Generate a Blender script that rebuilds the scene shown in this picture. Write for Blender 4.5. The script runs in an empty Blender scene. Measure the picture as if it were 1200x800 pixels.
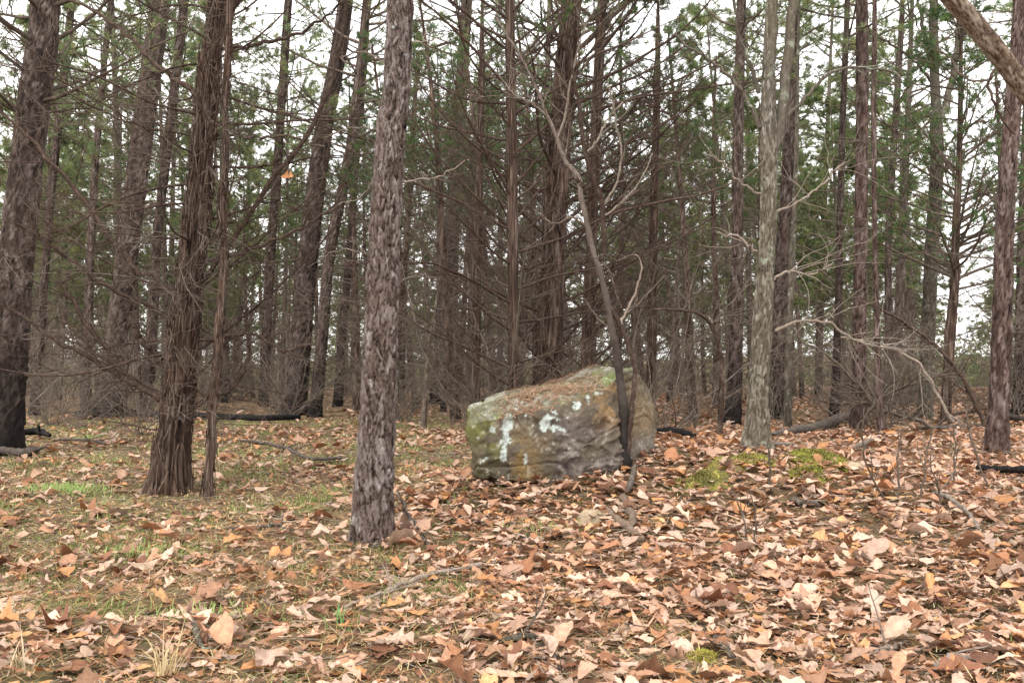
import bpy, bmesh, math
import numpy as np
from mathutils import Vector, Matrix
from mathutils.bvhtree import BVHTree

# ---------------------------------------------------------------- camera, sky, sun, exposure
S = bpy.context.scene
COL = S.collection
CAM_H, FPX, HORIZON = 1.2, 35.0 / 36.0 * 1200.0, 430.0
PITCH = math.atan((HORIZON - 400.0) / FPX)
cam_data = bpy.data.cameras.new('camera')
cam_data.lens, cam_data.sensor_width = 35.0, 36.0
cam_data.clip_start, cam_data.clip_end = 0.05, 3000.0
cam = bpy.data.objects.new('camera', cam_data)
COL.objects.link(cam)
cam.location = (0.0, 0.0, CAM_H)
cam.rotation_euler = (math.pi / 2 + PITCH, 0.0, 0.0)
S.camera = cam

SUN_ELEV, SUN_ROT = math.radians(52), math.radians(205)
world = bpy.data.worlds.new('World')
S.world = world
world.use_nodes = True
wt = world.node_tree
bg = wt.nodes['Background']
sky = wt.nodes.new('ShaderNodeTexSky')
sky.sky_type = 'NISHITA'
sky.sun_disc = False
sky.sun_elevation, sky.sun_rotation = SUN_ELEV, SUN_ROT
sky.air_density, sky.dust_density = 1.0, 3.0
# overcast: the blue sky is veiled by an even, slightly broken cloud layer
cl_t = wt.nodes.new('ShaderNodeTexCoord')
cl_n = wt.nodes.new('ShaderNodeTexNoise')
cl_n.inputs['Scale'].default_value, cl_n.inputs['Detail'].default_value = 3.0, 5.0
wt.links.new(cl_t.outputs['Generated'], cl_n.inputs['Vector'])
cl_r = wt.nodes.new('ShaderNodeMapRange')
cl_r.inputs['From Min'].default_value, cl_r.inputs['From Max'].default_value = 0.35, 0.7
cl_r.inputs['To Min'].default_value, cl_r.inputs['To Max'].default_value = 0.80, 0.96
wt.links.new(cl_n.outputs['Fac'], cl_r.inputs['Value'])
cl_m = wt.nodes.new('ShaderNodeMix')
cl_m.data_type = 'RGBA'
wt.links.new(cl_r.outputs['Result'], cl_m.inputs['Factor'])
wt.links.new(sky.outputs['Color'], cl_m.inputs['A'])
cl_m.inputs['B'].default_value = (9.3, 9.1, 8.9, 1)
wt.links.new(cl_m.outputs['Result'], bg.inputs['Color'])
bg.inputs['Strength'].default_value = 0.15

sun_d = bpy.data.lights.new('sun', 'SUN')
sun_d.energy, sun_d.angle, sun_d.color = 1.5, math.radians(18), (1.0, 0.95, 0.88)
sun = bpy.data.objects.new('sun', sun_d)
COL.objects.link(sun)
sun.rotation_euler = Vector((-math.sin(SUN_ROT) * math.cos(SUN_ELEV), -math.cos(SUN_ROT) * math.cos(SUN_ELEV), -math.sin(SUN_ELEV))).to_track_quat('-Z', 'Y').to_euler()

S.view_settings.view_transform = 'Standard'
S.view_settings.look = 'None'
S.view_settings.gamma = 1.0
S.view_settings.exposure = 1.08
S.cycles.max_bounces = 6
S.cycles.diffuse_bounces = 4
S.cycles.transmission_bounces = 4
S.cycles.transparent_max_bounces = 4

# ---------------------------------------------------------------- maths helpers
rng = np.random.default_rng(11)
CT, ST = math.cos(PITCH), math.sin(PITCH)


def ray(px, py):
    a, b = (px - 600.0) / FPX, (400.0 - py) / FPX
    return np.array([a, CT - b * ST, ST + b * CT])


def at(px, py, y):
    d = ray(px, py)
    return np.array([0, 0, CAM_H]) + d * (y / d[1])


def hsh(ix, iy, iz, seed):
    h = (ix.astype(np.int64) * 374761393 + iy.astype(np.int64) * 668265263 + iz.astype(np.int64) * 2147483647 + seed * 1274126177) & 0xFFFFFFFF
    h = ((h ^ (h >> 13)) * 1274126177) & 0xFFFFFFFF
    h = ((h ^ (h >> 16)) * 2246822519) & 0xFFFFFFFF
    return ((h ^ (h >> 15)) & 0xFFFFFF) / float(0xFFFFFF)


def vnoise(p, seed=0):
    p = np.asarray(p, float)
    i = np.floor(p)
    f = p - i
    f = f * f * (3 - 2 * f)
    i = i.astype(np.int64)
    r = 0
    for dx in (0, 1):
        wx = f[..., 0] if dx else 1 - f[..., 0]
        for dy in (0, 1):
            wy = f[..., 1] if dy else 1 - f[..., 1]
            for dz in (0, 1):
                wz = f[..., 2] if dz else 1 - f[..., 2]
                r = r + wx * wy * wz * hsh(i[..., 0] + dx, i[..., 1] + dy, i[..., 2] + dz, seed)
    return r * 2 - 1


def fbm(p, seed=0, octs=4, gain=0.5):
    r, a = 0, 1.0
    p = np.asarray(p, float)
    for o in range(octs):
        r = r + a * vnoise(p, seed + o)
        p = p * 2.03
        a *= gain
    return r


def norm(v):
    return v / np.maximum(np.linalg.norm(v, axis=-1, keepdims=True), 1e-9)


def sstep(x, a, b):
    t = np.clip((x - a) / (b - a), 0, 1)
    return t * t * (3 - 2 * t)


def gz(x, y):
    """height of the forest floor"""
    x, y = np.asarray(x, float), np.asarray(y, float)
    z = 0.10 * vnoise(np.stack([x * 0.16, y * 0.16, 0 * x], -1), 5) * np.clip((y - 3) / 8, 0, 1)
    z = z + 0.035 * vnoise(np.stack([x * 0.9, y * 0.9, 0 * x], -1), 6) + 0.012 * vnoise(np.stack([x * 3.1, y * 3.1, 0 * x], -1), 7)
    z = z + 0.24 * np.exp(-((x - 2.3) / 1.5) ** 2 - ((y - 9.6) / 2.2) ** 2) + 0.10 * sstep(x, 0.8, 3.5) * sstep(y, 3.5, 7)
    z = z + 0.18 * np.exp(-((x - 0.9) / 1.6) ** 2 - ((y - 9.0) / 1.2) ** 2)
    z = z - 0.012 * np.clip(y - 40, 0, 60) + 3.2 * sstep(y, 110, 260) * (1 + 0.5 * vnoise(np.stack([x * 0.012, y * 0.012, 0 * x], -1), 8))
    return z


def ghit(px, py):
    d = ray(px, py)
    t, o = 2.0, np.array([0, 0, CAM_H])
    while t < 200:
        p = o + d * t
        if p[2] <= gz(p[0], p[1]):
            return p
        t += 0.02
    return p


# ---------------------------------------------------------------- mesh batches
class MB:
    """collects geometry and links it as one mesh object"""

    def __init__(s):
        s.v, s.f, s.m, s.c, s.n = [], [], [], [], 0

    def add(s, v, f, mat=0, col=None):
        v = np.asarray(v, np.float32).reshape(-1, 3)
        f = np.asarray(f, np.int64)
        s.v.append(v)
        s.f.append(f + s.n)
        s.m.append(np.full(len(f), mat, np.int32))
        if col is None:
            col = np.zeros((len(v), 4), np.float32) + 0.5
        col = np.asarray(col, np.float32)
        if col.ndim == 1:
            col = np.tile(col, (len(v), 1))
        if col.shape[1] == 3:
            col = np.concatenate([col, np.ones((len(col), 1), np.float32)], 1)
        s.c.append(col)
        s.n += len(v)

    def mesh(s, name, mats, smooth=True):
        me = bpy.data.meshes.new(name)
        v = np.concatenate(s.v)
        me.vertices.add(len(v))
        me.vertices.foreach_set('co', v.ravel())
        lv = np.concatenate([f.ravel() for f in s.f]).astype(np.int32)
        ln = np.concatenate([np.full(len(f), f.shape[1], np.int32) for f in s.f])
        me.loops.add(len(lv))
        me.loops.foreach_set('vertex_index', lv)
        me.polygons.add(len(ln))
        st = np.zeros(len(ln), np.int32)
        st[1:] = np.cumsum(ln)[:-1]
        me.polygons.foreach_set('loop_start', st)
        me.polygons.foreach_set('loop_total', ln)
        me.polygons.foreach_set('material_index', np.concatenate(s.m))
        if smooth:
            me.polygons.foreach_set('use_smooth', np.ones(len(ln), bool))
        ca = me.color_attributes.new('col', 'FLOAT_COLOR', 'POINT')
        ca.data.foreach_set('color', np.concatenate(s.c).ravel())
        for m in (mats if isinstance(mats, (list, tuple)) else [mats]):
            me.materials.append(m)
        me.update(calc_edges=True)
        return me


def link(name, me, parent=None, loc=None):
    o = bpy.data.objects.new(name, me)
    COL.objects.link(o)
    if parent is not None:
        o.parent = parent
    if loc is not None:
        o.location = [float(q) for q in loc]
    return o


def tag(o, label=None, cat=None, group=None, kind=None):
    for k, val in (('label', label), ('category', cat), ('group', group), ('kind', kind)):
        if val:
            o[k] = val
    return o


def thing(name, loc, label, cat, group=None):
    o = link(name, None, None, loc)
    o.empty_display_size = 0.1
    return tag(o, label, cat, group)


def tubes(mb, P, R, k=5, mat=0, col=None, off=None):
    """P (T,n,3) polylines, R (T,n) radii"""
    P = np.asarray(P, float)
    R = np.asarray(R, float)
    if P.ndim == 2:
        P, R = P[None], R[None]
    T, n = P.shape[:2]
    if T == 0:
        return
    tan = norm(np.gradient(P, axis=1))
    mean = norm(P[:, -1] - P[:, 0])
    ref = np.where(np.abs(mean[:, 2:3]) > 0.85, np.array([[1.0, 0.05, 0]]), np.array([[0.03, 0.02, 1.0]]))[:, None]
    a = norm(np.cross(tan, ref))
    b = np.cross(tan, a)
    th = np.arange(k) / k * 2 * math.pi
    V = P[:, :, None] + R[:, :, None, None] * (a[:, :, None] * np.cos(th)[:, None] + b[:, :, None] * np.sin(th)[:, None])
    i, j = np.meshgrid(np.arange(n - 1), np.arange(k), indexing='ij')
    j2 = (j + 1) % k
    q = np.stack([i * k + j, i * k + j2, (i + 1) * k + j2, (i + 1) * k + j], -1).reshape(-1, 4)
    F = (q[None] + (np.arange(T) * n * k)[:, None, None]).reshape(-1, 4)
    c = None
    if col is not None:
        c = np.repeat(np.asarray(col, float), n * k, axis=0) if np.ndim(col) == 2 else col
    mb.add(V.reshape(-1, 3) - (0 if off is None else off), F, mat, c)


def grow(o, d, L, n, wob, lift, g=None):
    g = g or rng
    T = len(o)
    step = (np.zeros(T) + L)[:, None] / (n - 1)
    d = norm(d)
    P = [o]
    lift = np.zeros(T) + lift
    up = np.array([0, 0, 1.0]) * lift[:, None]
    for i in range(n - 1):
        P.append(P[-1] + d * step)
        d = norm(d + g.normal(0, wob, (T, 3)) + up)
    return np.stack(P, 1)


def taper(r0, n, tip=0.3, p=1.0):
    return (np.zeros_like(r0) + r0)[:, None] * (1 - (1 - tip) * np.linspace(0, 1, n)[None] ** p)


def spawn(P, R, m, t0, t1, a0, a1, g=None):
    """m children on every polyline: origins, directions, radii, fraction"""
    g = g or rng
    T, n = P.shape[:2]
    t = g.uniform(t0, t1, (T, m)) * (n - 1)
    i = np.clip(t.astype(int), 0, n - 2)
    f = (t - i)[..., None]
    r = np.arange(T)[:, None]
    o = P[r, i] * (1 - f) + P[r, i + 1] * f
    tn = norm(P[r, i + 1] - P[r, i])
    rd = R[r, i] * (1 - f[..., 0]) + R[r, i + 1] * f[..., 0]
    pp = norm(np.cross(tn, norm(g.normal(0, 1, (T, m, 3)))))
    an = g.uniform(a0, a1, (T, m))[..., None]
    d = np.cos(an) * tn + np.sin(an) * pp
    return o.reshape(-1, 3), d.reshape(-1, 3), rd.ravel(), (t / (n - 1)).ravel()


def smooth_path(pts, n, jit=0.0, g=None):
    """Catmull-Rom through pts (K, any), n samples"""
    pts = np.asarray(pts, float)
    K = len(pts)
    e = np.concatenate([[2 * pts[0] - pts[1]], pts, [2 * pts[-1] - pts[-2]]])
    seg = np.concatenate([[0], np.cumsum(np.linalg.norm(np.diff(pts[:, :3], axis=0), axis=1))])
    s = np.linspace(0, seg[-1], n)
    i = np.clip(np.searchsorted(seg, s, side='right') - 1, 0, K - 2)
    t = ((s - seg[i]) / np.maximum(seg[i + 1] - seg[i], 1e-9))[:, None]
    p0, p1, p2, p3 = e[i], e[i + 1], e[i + 2], e[i + 3]
    out = 0.5 * (2 * p1 + (p2 - p0) * t + (2 * p0 - 5 * p1 + 4 * p2 - p3) * t ** 2 + (3 * p1 - p0 - 3 * p2 + p3) * t ** 3)
    if jit:
        out[1:-1, :3] += (g or rng).normal(0, jit, (n - 2, 3))
    return out


# ---------------------------------------------------------------- materials
def mat_new(name):
    m = bpy.data.materials.new(name)
    m.use_nodes = True
    nt = m.node_tree
    b = nt.nodes['Principled BSDF']
    b.inputs['Roughness'].default_value = 0.85
    b.inputs['Specular IOR Level'].default_value = 0.25
    return m, nt, b


def nd(nt, typ, ins=None, **props):
    n = nt.nodes.new(typ)
    for k, v in props.items():
        setattr(n, k, v)
    for k, v in (ins or {}).items():
        if isinstance(v, bpy.types.NodeSocket):
            nt.links.new(v, n.inputs[k])
        else:
            n.inputs[k].default_value = v
    return n


def ramp(nt, fac, stops):
    n = nt.nodes.new('ShaderNodeValToRGB')
    e = n.color_ramp.elements
    while len(e) < len(stops):
        e.new(0.5)
    for q, (p, c) in zip(e, stops):
        q.position, q.color = p, (*c, 1)
    nt.links.new(fac, n.inputs['Fac'])
    return n.outputs['Color']


def mix(nt, fac, a, b, blend='MIX'):
    n = nt.nodes.new('ShaderNodeMix')
    n.data_type, n.blend_type = 'RGBA', blend
    for k, v in (('Factor', fac), ('A', a), ('B', b)):
        if isinstance(v, bpy.types.NodeSocket):
            nt.links.new(v, n.inputs[k])
        else:
            n.inputs[k].default_value = (*v, 1) if isinstance(v, tuple) and len(v) == 3 else v
    return n.outputs['Result']


def noise(nt, vec, scale, detail=4, rough=0.6):
    return nd(nt, 'ShaderNodeTexNoise', {'Vector': vec, 'Scale': scale, 'Detail': detail, 'Roughness': rough}).outputs['Fac']


def rng_map(nt, v, a, b, c=0.0, d=1.0):
    return nd(nt, 'ShaderNodeMapRange', {'Value': v, 'From Min': a, 'From Max': b, 'To Min': c, 'To Max': d}).outputs['Result']


def bark_mat(name, stops, scale=(18, 18, 5), char=0.0, lichen=None, lich_amt=0.0, bump=0.4, dist=0.012):
    """bark: colour from cracks and noise, an optional fire scar on the lowest metres"""
    m, nt, b = mat_new(name)
    b.inputs['Specular IOR Level'].default_value = 0.07
    b.inputs['Roughness'].default_value = 0.95
    tc = nd(nt, 'ShaderNodeTexCoord').outputs['Object']
    at_ = nd(nt, 'ShaderNodeAttribute', attribute_name='col').outputs['Color']
    cell = nd(nt, 'ShaderNodeSeparateColor', {'Color': at_}).outputs['Red']
    mp = nd(nt, 'ShaderNodeMapping', {'Vector': tc, 'Scale': scale}).outputs['Vector']
    n1 = noise(nt, mp, 1.0, 5, 0.65)
    n2 = noise(nt, tc, 2.2, 4)
    n3 = noise(nt, mp, 3.3, 3, 0.7)
    rnd = nd(nt, 'ShaderNodeObjectInfo').outputs['Random']
    f = nd(nt, 'ShaderNodeMath', {0: n1, 1: 0.65}, operation='MULTIPLY').outputs[0]
    f = nd(nt, 'ShaderNodeMath', {0: cell, 1: 0.5, 2: f}, operation='MULTIPLY_ADD').outputs[0]
    f = nd(nt, 'ShaderNodeMath', {0: n3, 1: 0.45, 2: f}, operation='MULTIPLY_ADD').outputs[0]
    f = rng_map(nt, f, 0.46, 1.14)
    c = ramp(nt, f, stops)
    hsv = nd(nt, 'ShaderNodeHueSaturation', {'Color': c, 'Value': rng_map(nt, rnd, 0, 1, 0.8, 1.2), 'Saturation': rng_map(nt, n2, 0.3, 0.7, 0.85, 1.1)}).outputs['Color']
    if lichen:
        ln = noise(nt, tc, 5.0, 6, 0.7)
        hsv = mix(nt, rng_map(nt, ln, 0.62 - 0.2 * lich_amt, 0.70 - 0.2 * lich_amt), hsv, lichen)
    if char:
        z = nd(nt, 'ShaderNodeSeparateXYZ', {'Vector': tc}).outputs['Z']
        zz = nd(nt, 'ShaderNodeMath', {0: n2, 1: -1.6 * char, 2: z}, operation='MULTIPLY_ADD').outputs[0]
        hsv = mix(nt, rng_map(nt, nd(nt, 'ShaderNodeMath', {0: n1, 1: -1.1 * char, 2: zz}, operation='MULTIPLY_ADD').outputs[0], -1.25 * char, -0.1 * char, 0.96, 0.0), hsv, (0.012, 0.011, 0.011))
    nt.links.new(hsv, b.inputs['Base Color'])
    hgt = nd(nt, 'ShaderNodeMath', {0: n1, 1: n3}, operation='ADD').outputs[0]
    bp = nd(nt, 'ShaderNodeBump', {'Height': hgt, 'Strength': bump, 'Distance': dist}).outputs['Normal']
    nt.links.new(bp, b.inputs['Normal'])
    return m


def col_mat(name, rough=0.8, trans=0.0, mul=None, var=0.25, scale=30.0, spec=0.25):
    """colour from the mesh's own per-piece attribute with a little mottling, optionally translucent"""
    m, nt, b = mat_new(name)
    b.inputs['Roughness'].default_value = rough
    b.inputs['Specular IOR Level'].default_value = spec
    c = nd(nt, 'ShaderNodeAttribute', attribute_name='col').outputs['Color']
    tc = nd(nt, 'ShaderNodeTexCoord').outputs['Object']
    n = noise(nt, tc, scale, 3)
    rnd = nd(nt, 'ShaderNodeObjectInfo').outputs['Random']
    v = nd(nt, 'ShaderNodeMath', {0: rng_map(nt, n, 0.25, 0.75, 1 - var, 1 + var), 1: rng_map(nt, rnd, 0, 1, 0.88, 1.12)}, operation='MULTIPLY').outputs[0]
    c = nd(nt, 'ShaderNodeHueSaturation', {'Color': c, 'Value': v}).outputs['Color']
    nt.links.new(c, b.inputs['Base Color'])
    if trans:
        out = nt.nodes['Material Output']
        t = nd(nt, 'ShaderNodeBsdfTranslucent', {'Color': c}).outputs[0]
        ms = nd(nt, 'ShaderNodeMixShader', {0: trans, 1: b.outputs[0], 2: t}).outputs[0]
        nt.links.new(ms, out.inputs['Surface'])
    return m


M = {}
M['pine'] = bark_mat('pine_bark', [(0.15, (0.012, 0.009, 0.008)), (0.45, (0.052, 0.037, 0.031)), (0.68, (0.100, 0.074, 0.064)), (0.98, (0.21, 0.175, 0.16))], (26, 26, 6), char=1.5, bump=0.7)
M['pine_red'] = bark_mat('red_brown_pine_bark', [(0.15, (0.012, 0.008, 0.007)), (0.45, (0.056, 0.037, 0.031)), (0.68, (0.100, 0.070, 0.060)), (0.98, (0.19, 0.15, 0.14))], (26, 26, 8), bump=0.7)
M['pine_far_lightened'] = bark_mat('lightened_far_pine_bark', [(0.1, (0.035, 0.026, 0.021)), (0.45, (0.105, 0.080, 0.066)), (0.9, (0.24, 0.20, 0.175))], (14, 14, 3), char=1.0, bump=0.8, dist=0.03)  # bark colour lightened to lift the far trees, in place of haze
M['pine_pale'] = bark_mat('plated_pine_bark', [(0.16, (0.012, 0.009, 0.007)), (0.34, (0.075, 0.052, 0.043)), (0.58, (0.145, 0.110, 0.095)), (0.80, (0.205, 0.170, 0.158)), (1.0, (0.36, 0.335, 0.32))], (50, 50, 22), lichen=(0.40, 0.43, 0.42), lich_amt=0.0, bump=0.9, dist=0.012)
M['cedar'] = bark_mat('shredding_cedar_bark', [(0.15, (0.013, 0.009, 0.007)), (0.45, (0.064, 0.041, 0.031)), (0.68, (0.125, 0.087, 0.068)), (0.98, (0.29, 0.225, 0.18))], (70, 70, 3), bump=0.8, dist=0.01)
M['oak'] = bark_mat('grey_oak_bark', [(0.08, (0.026, 0.021, 0.016)), (0.42, (0.080, 0.067, 0.051)), (0.72, (0.140, 0.122, 0.095)), (1.0, (0.25, 0.23, 0.19))], (45, 45, 12), lichen=(0.24, 0.26, 0.20), lich_amt=0.25, bump=0.9, dist=0.01)
M['limb'] = bark_mat('pale_limb_bark', [(0.1, (0.030, 0.018, 0.013)), (0.40, (0.115, 0.078, 0.056)), (0.65, (0.22, 0.172, 0.130)), (0.98, (0.36, 0.31, 0.25))], (60, 60, 60), bump=0.8, dist=0.01)
M['twig'] = bark_mat('dead_twig_bark', [(0.1, (0.028, 0.020, 0.015)), (0.5, (0.092, 0.070, 0.054)), (0.95, (0.23, 0.19, 0.155))], (9, 9, 9), bump=0.2)
M['twig_far_lightened'] = bark_mat('lightened_brush_bark', [(0.1, (0.040, 0.030, 0.023)), (0.5, (0.130, 0.103, 0.082)), (0.95, (0.29, 0.25, 0.21))], (9, 9, 9), bump=0.2)  # lighter copy of the twig bark: background brightness put into the colour
M['twig_pale'] = bark_mat('grey_twig_bark', [(0.1, (0.06, 0.046, 0.037)), (0.5, (0.18, 0.145, 0.118)), (0.95, (0.36, 0.315, 0.27))], (14, 14, 14), bump=0.3)
M['stem'] = bark_mat('half_charred_stem', [(0.1, (0.035, 0.025, 0.020)), (0.5, (0.14, 0.108, 0.088)), (0.95, (0.34, 0.30, 0.27))], (40, 40, 10), char=1.9, bump=0.6, dist=0.006)
M['branch'] = bark_mat('branch_bark', [(0.1, (0.016, 0.010, 0.008)), (0.5, (0.055, 0.036, 0.028)), (0.95, (0.17, 0.13, 0.105))], (24, 24, 24), bump=0.6, dist=0.006)
M['burnt'] = bark_mat('charred_wood', [(0.1, (0.006, 0.006, 0.007)), (0.55, (0.018, 0.017, 0.017)), (0.95, (0.075, 0.066, 0.06))], (40, 40, 14), bump=0.9, dist=0.01)
M['log'] = bark_mat('weathered_log', [(0.1, (0.018, 0.015, 0.013)), (0.5, (0.080, 0.065, 0.054)), (0.95, (0.27, 0.23, 0.20))], (22, 22, 22), bump=0.8, dist=0.01)
M['needle'] = col_mat('pine_needles', 0.5, 0.55, var=0.3, scale=1.4)
M['leaf'] = col_mat('dead_oak_leaf', 0.62, 0.18, var=0.30, scale=45.0, spec=0.3)
M['grass'] = col_mat('grass_blades', 0.6, 0.3, var=0.15)
M['straw'] = col_mat('fallen_needles', 0.75, 0.0, var=0.2)
M['moss'] = col_mat('moss', 0.95, 0.1, var=0.35, scale=60)

# ---------------------------------------------------------------- the forest floor
def ground_material():
    m, nt, b = mat_new('forest_floor')
    b.inputs['Roughness'].default_value = 0.95
    tc = nd(nt, 'ShaderNodeTexCoord').outputs['Object']
    n1, n2, n3 = noise(nt, tc, 9.0, 6, 0.7), noise(nt, tc, 0.7, 4), noise(nt, tc, 60.0, 4, 0.7)
    soil = ramp(nt, n1, [(0.28, (0.030, 0.020, 0.012)), (0.46, (0.10, 0.066, 0.036)), (0.58, (0.19, 0.125, 0.068)), (0.74, (0.29, 0.205, 0.125))])
    green = ramp(nt, n3, [(0.3, (0.06, 0.065, 0.022)), (0.7, (0.17, 0.17, 0.06))])
    x = nd(nt, 'ShaderNodeSeparateXYZ', {'Vector': tc}).outputs['X']
    gm = nd(nt, 'ShaderNodeMath', {0: rng_map(nt, n2, 0.48, 0.62), 1: rng_map(nt, x, -1.0, 1.0, 0.55, 0.15)}, operation='MULTIPLY').outputs[0]
    c = mix(nt, gm, soil, green)
    vo = nd(nt, 'ShaderNodeTexVoronoi', {'Vector': tc, 'Scale': 7.5})
    lf = nd(nt, 'ShaderNodeSeparateColor', {'Color': vo.outputs['Color']})
    lc = ramp(nt, lf.outputs['Red'], [(0.0, (0.12, 0.05, 0.027)), (0.4, (0.30, 0.155, 0.09)), (0.75, (0.43, 0.27, 0.18)), (1.0, (0.50, 0.35, 0.25))])
    keep = nd(nt, 'ShaderNodeMath', {0: lf.outputs['Green'], 1: 0.52}, operation='LESS_THAN').outputs[0]
    near = nd(nt, 'ShaderNodeMath', {0: vo.outputs['Distance'], 1: 0.5}, operation='LESS_THAN').outputs[0]
    k = nd(nt, 'ShaderNodeMath', {0: keep, 1: near}, operation='MULTIPLY').outputs[0]
    y = nd(nt, 'ShaderNodeSeparateXYZ', {'Vector': tc}).outputs['Y']
    k = nd(nt, 'ShaderNodeMath', {0: k, 1: rng_map(nt, y, 16, 30, 0.0, 0.9)}, operation='MULTIPLY').outputs[0]
    c = mix(nt, k, c, lc)
    nt.links.new(c, b.inputs['Base Color'])
    h = nd(nt, 'ShaderNodeMath', {0: n1, 1: n3}, operation='ADD').outputs[0]
    nt.links.new(nd(nt, 'ShaderNodeBump', {'Height': h, 'Strength': 0.8, 'Distance': 0.03}).outputs['Normal'], b.inputs['Normal'])
    return m


def build_ground():
    ys = np.concatenate([np.arange(-6, 2.5, 0.5), np.arange(2.5, 14, 0.11), np.arange(14, 40, 0.4), np.geomspace(40, 900, 45)])
    xs = np.concatenate([-np.geomspace(900, 14, 40), np.arange(-13.6, -7, 0.4), np.arange(-7, 7, 0.14), np.arange(7, 14, 0.4), np.geomspace(14, 900, 40)])
    X, Y = np.meshgrid(xs, ys)
    V = np.stack([X, Y, gz(X, Y)], -1).reshape(-1, 3)
    ny, nx = X.shape
    i, j = np.meshgrid(np.arange(ny - 1), np.arange(nx - 1), indexing='ij')
    a = (i * nx + j).ravel()
    mb = MB()
    mb.add(V, np.stack([a, a + 1, a + nx + 1, a + nx], -1))
    return tag(link('ground', mb.mesh('ground', ground_material())), 'forest floor of brown needles, soil and fallen leaves', kind='structure')


ground = build_ground()


def in_view(x, y, pad=0.6):
    return np.abs(x) < 0.5145 * y + pad


def leaf_cover(x, y):
    """how thickly oak leaves lie: deep on the right and in front of the boulder, thin on the grassy left"""
    n = vnoise(np.stack([x * 0.55, y * 0.45, 0 * x], -1), 31)
    n2 = vnoise(np.stack([x * 1.5, y * 1.2, 0 * x], -1), 32)
    right = sstep(x / np.maximum(y, 1) + 0.05 * n, -0.16, 0.12)
    c = 0.25 + 0.86 * right + 0.30 * n + 0.24 * n2 + 0.12 * (1 - right) * (y < 6.2)
    c = c - 0.55 * np.exp(-((x - 0.75) / 0.7) ** 2 - ((y - 4.15) / 0.4) ** 2)
    c = c + 0.35 * np.exp(-((y - 4.3) / 0.5) ** 2) * (1 - right)
    return np.clip(c, 0.05, 1.15)


LEAF_COLS = np.array([(0.47, 0.285, 0.195), (0.53, 0.355, 0.265), (0.39, 0.210, 0.125), (0.29, 0.130, 0.064), (0.43, 0.205, 0.085), (0.20, 0.085, 0.045), (0.54, 0.38, 0.27), (0.43, 0.30, 0.23), (0.50, 0.28, 0.13)])
LEAF_P = np.array([0.23, 0.16, 0.18, 0.12, 0.08, 0.09, 0.05, 0.07, 0.03])


def leaf_geometry(pos, L, W, yaw, tilt, tdir, k1, k2, fold, lobes, col, st=13):
    """curled oak leaves: (N) arrays -> verts, quads, colours"""
    N = len(L)
    s = np.linspace(0, 1, st)
    s = np.concatenate([[-0.22], s])
    n = len(s)
    ss = np.clip(s, 0, 1)
    base = np.sin(math.pi * ss ** 0.85) ** 0.75 * (0.55 + 0.6 * ss)
    base[0] = 0.0
    wave = 0.5 - 0.5 * np.cos(2 * math.pi * lobes[:, None] * ss[None] ** 0.9 + 0.3)
    dep = rng.uniform(0.42, 0.70, (N, 1)) * (lobes[:, None] > 0)
    w = base[None] * (1 - dep + dep * wave) * rng.uniform(0.86, 1.1, (N, n))
    w = np.maximum(w, 0.018) * W[:, None]
    fwd = 0.13 * wave * L[:, None] * base[None]
    xm = L[:, None] * (s[None] - 0.45) + 0 * w
    rip = rng.normal(0, 0.07, (N, n, 2)) * W[:, None, None]
    rip[:, :2] = 0
    V = np.zeros((N, n, 3, 3))
    for q, sg in ((0, 1), (1, 0), (2, -1)):
        V[:, :, q, 0] = xm + (fwd if sg else 0)
        V[:, :, q, 1] = sg * w
        V[:, :, q, 2] = np.abs(sg) * (fold[:, None] * w + k2[:, None] * w * w / W[:, None]) + (rip[:, :, q // 2] if sg else 0)
    # bend along the length
    ang = k1[:, None] * (s[None] - 0.45)
    kk = np.where(np.abs(k1) < 0.05, 0.05, k1)[:, None]
    bx, bz = L[:, None] / kk * np.sin(kk * (s[None] - 0.45)), L[:, None] / kk * (1 - np.cos(kk * (s[None] - 0.45)))
    dx = V[..., 0] - xm[:, :, None]
    x2 = bx[:, :, None] + dx * np.cos(ang)[:, :, None] - V[..., 2] * np.sin(ang)[:, :, None]
    z2 = bz[:, :, None] + dx * np.sin(ang)[:, :, None] + V[..., 2] * np.cos(ang)[:, :, None]
    V[..., 0], V[..., 2] = x2, z2
    c, sn = np.cos(yaw)[:, None, None], np.sin(yaw)[:, None, None]
    V[..., 0], V[..., 1] = V[..., 0] * c - V[..., 1] * sn, V[..., 0] * sn + V[..., 1] * c
    ax = np.stack([np.cos(tdir), np.sin(tdir), 0 * tdir], -1)[:, None, None]
    ct, s_t = np.cos(tilt)[:, None, None, None], np.sin(tilt)[:, None, None, None]
    V = V * ct + np.cross(np.broadcast_to(ax, V.shape), V) * s_t + ax * (V * ax).sum(-1, keepdims=True) * (1 - ct)
    if pos is not None:
        V[..., 2] -= np.quantile(V[..., 2].reshape(N, -1), 0.12, axis=1)[:, None, None]
        V = V + pos[:, None, None]
    i, j = np.meshgrid(np.arange(n - 1), np.arange(2), indexing='ij')
    a = (i * 3 + j).ravel()
    q = np.stack([a, a + 1, a + 4, a + 3], -1)
    F = (q[None] + (np.arange(N) * n * 3)[:, None, None]).reshape(-1, 4)
    C = np.broadcast_to(col[:, None, None], (N, n, 3, 3)).copy()
    C[:, :, 1] *= 1.12
    C *= rng.uniform(0.93, 1.07, (N, n, 3, 1))
    return V.reshape(-1, 3), F, C.reshape(-1, 3)


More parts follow.
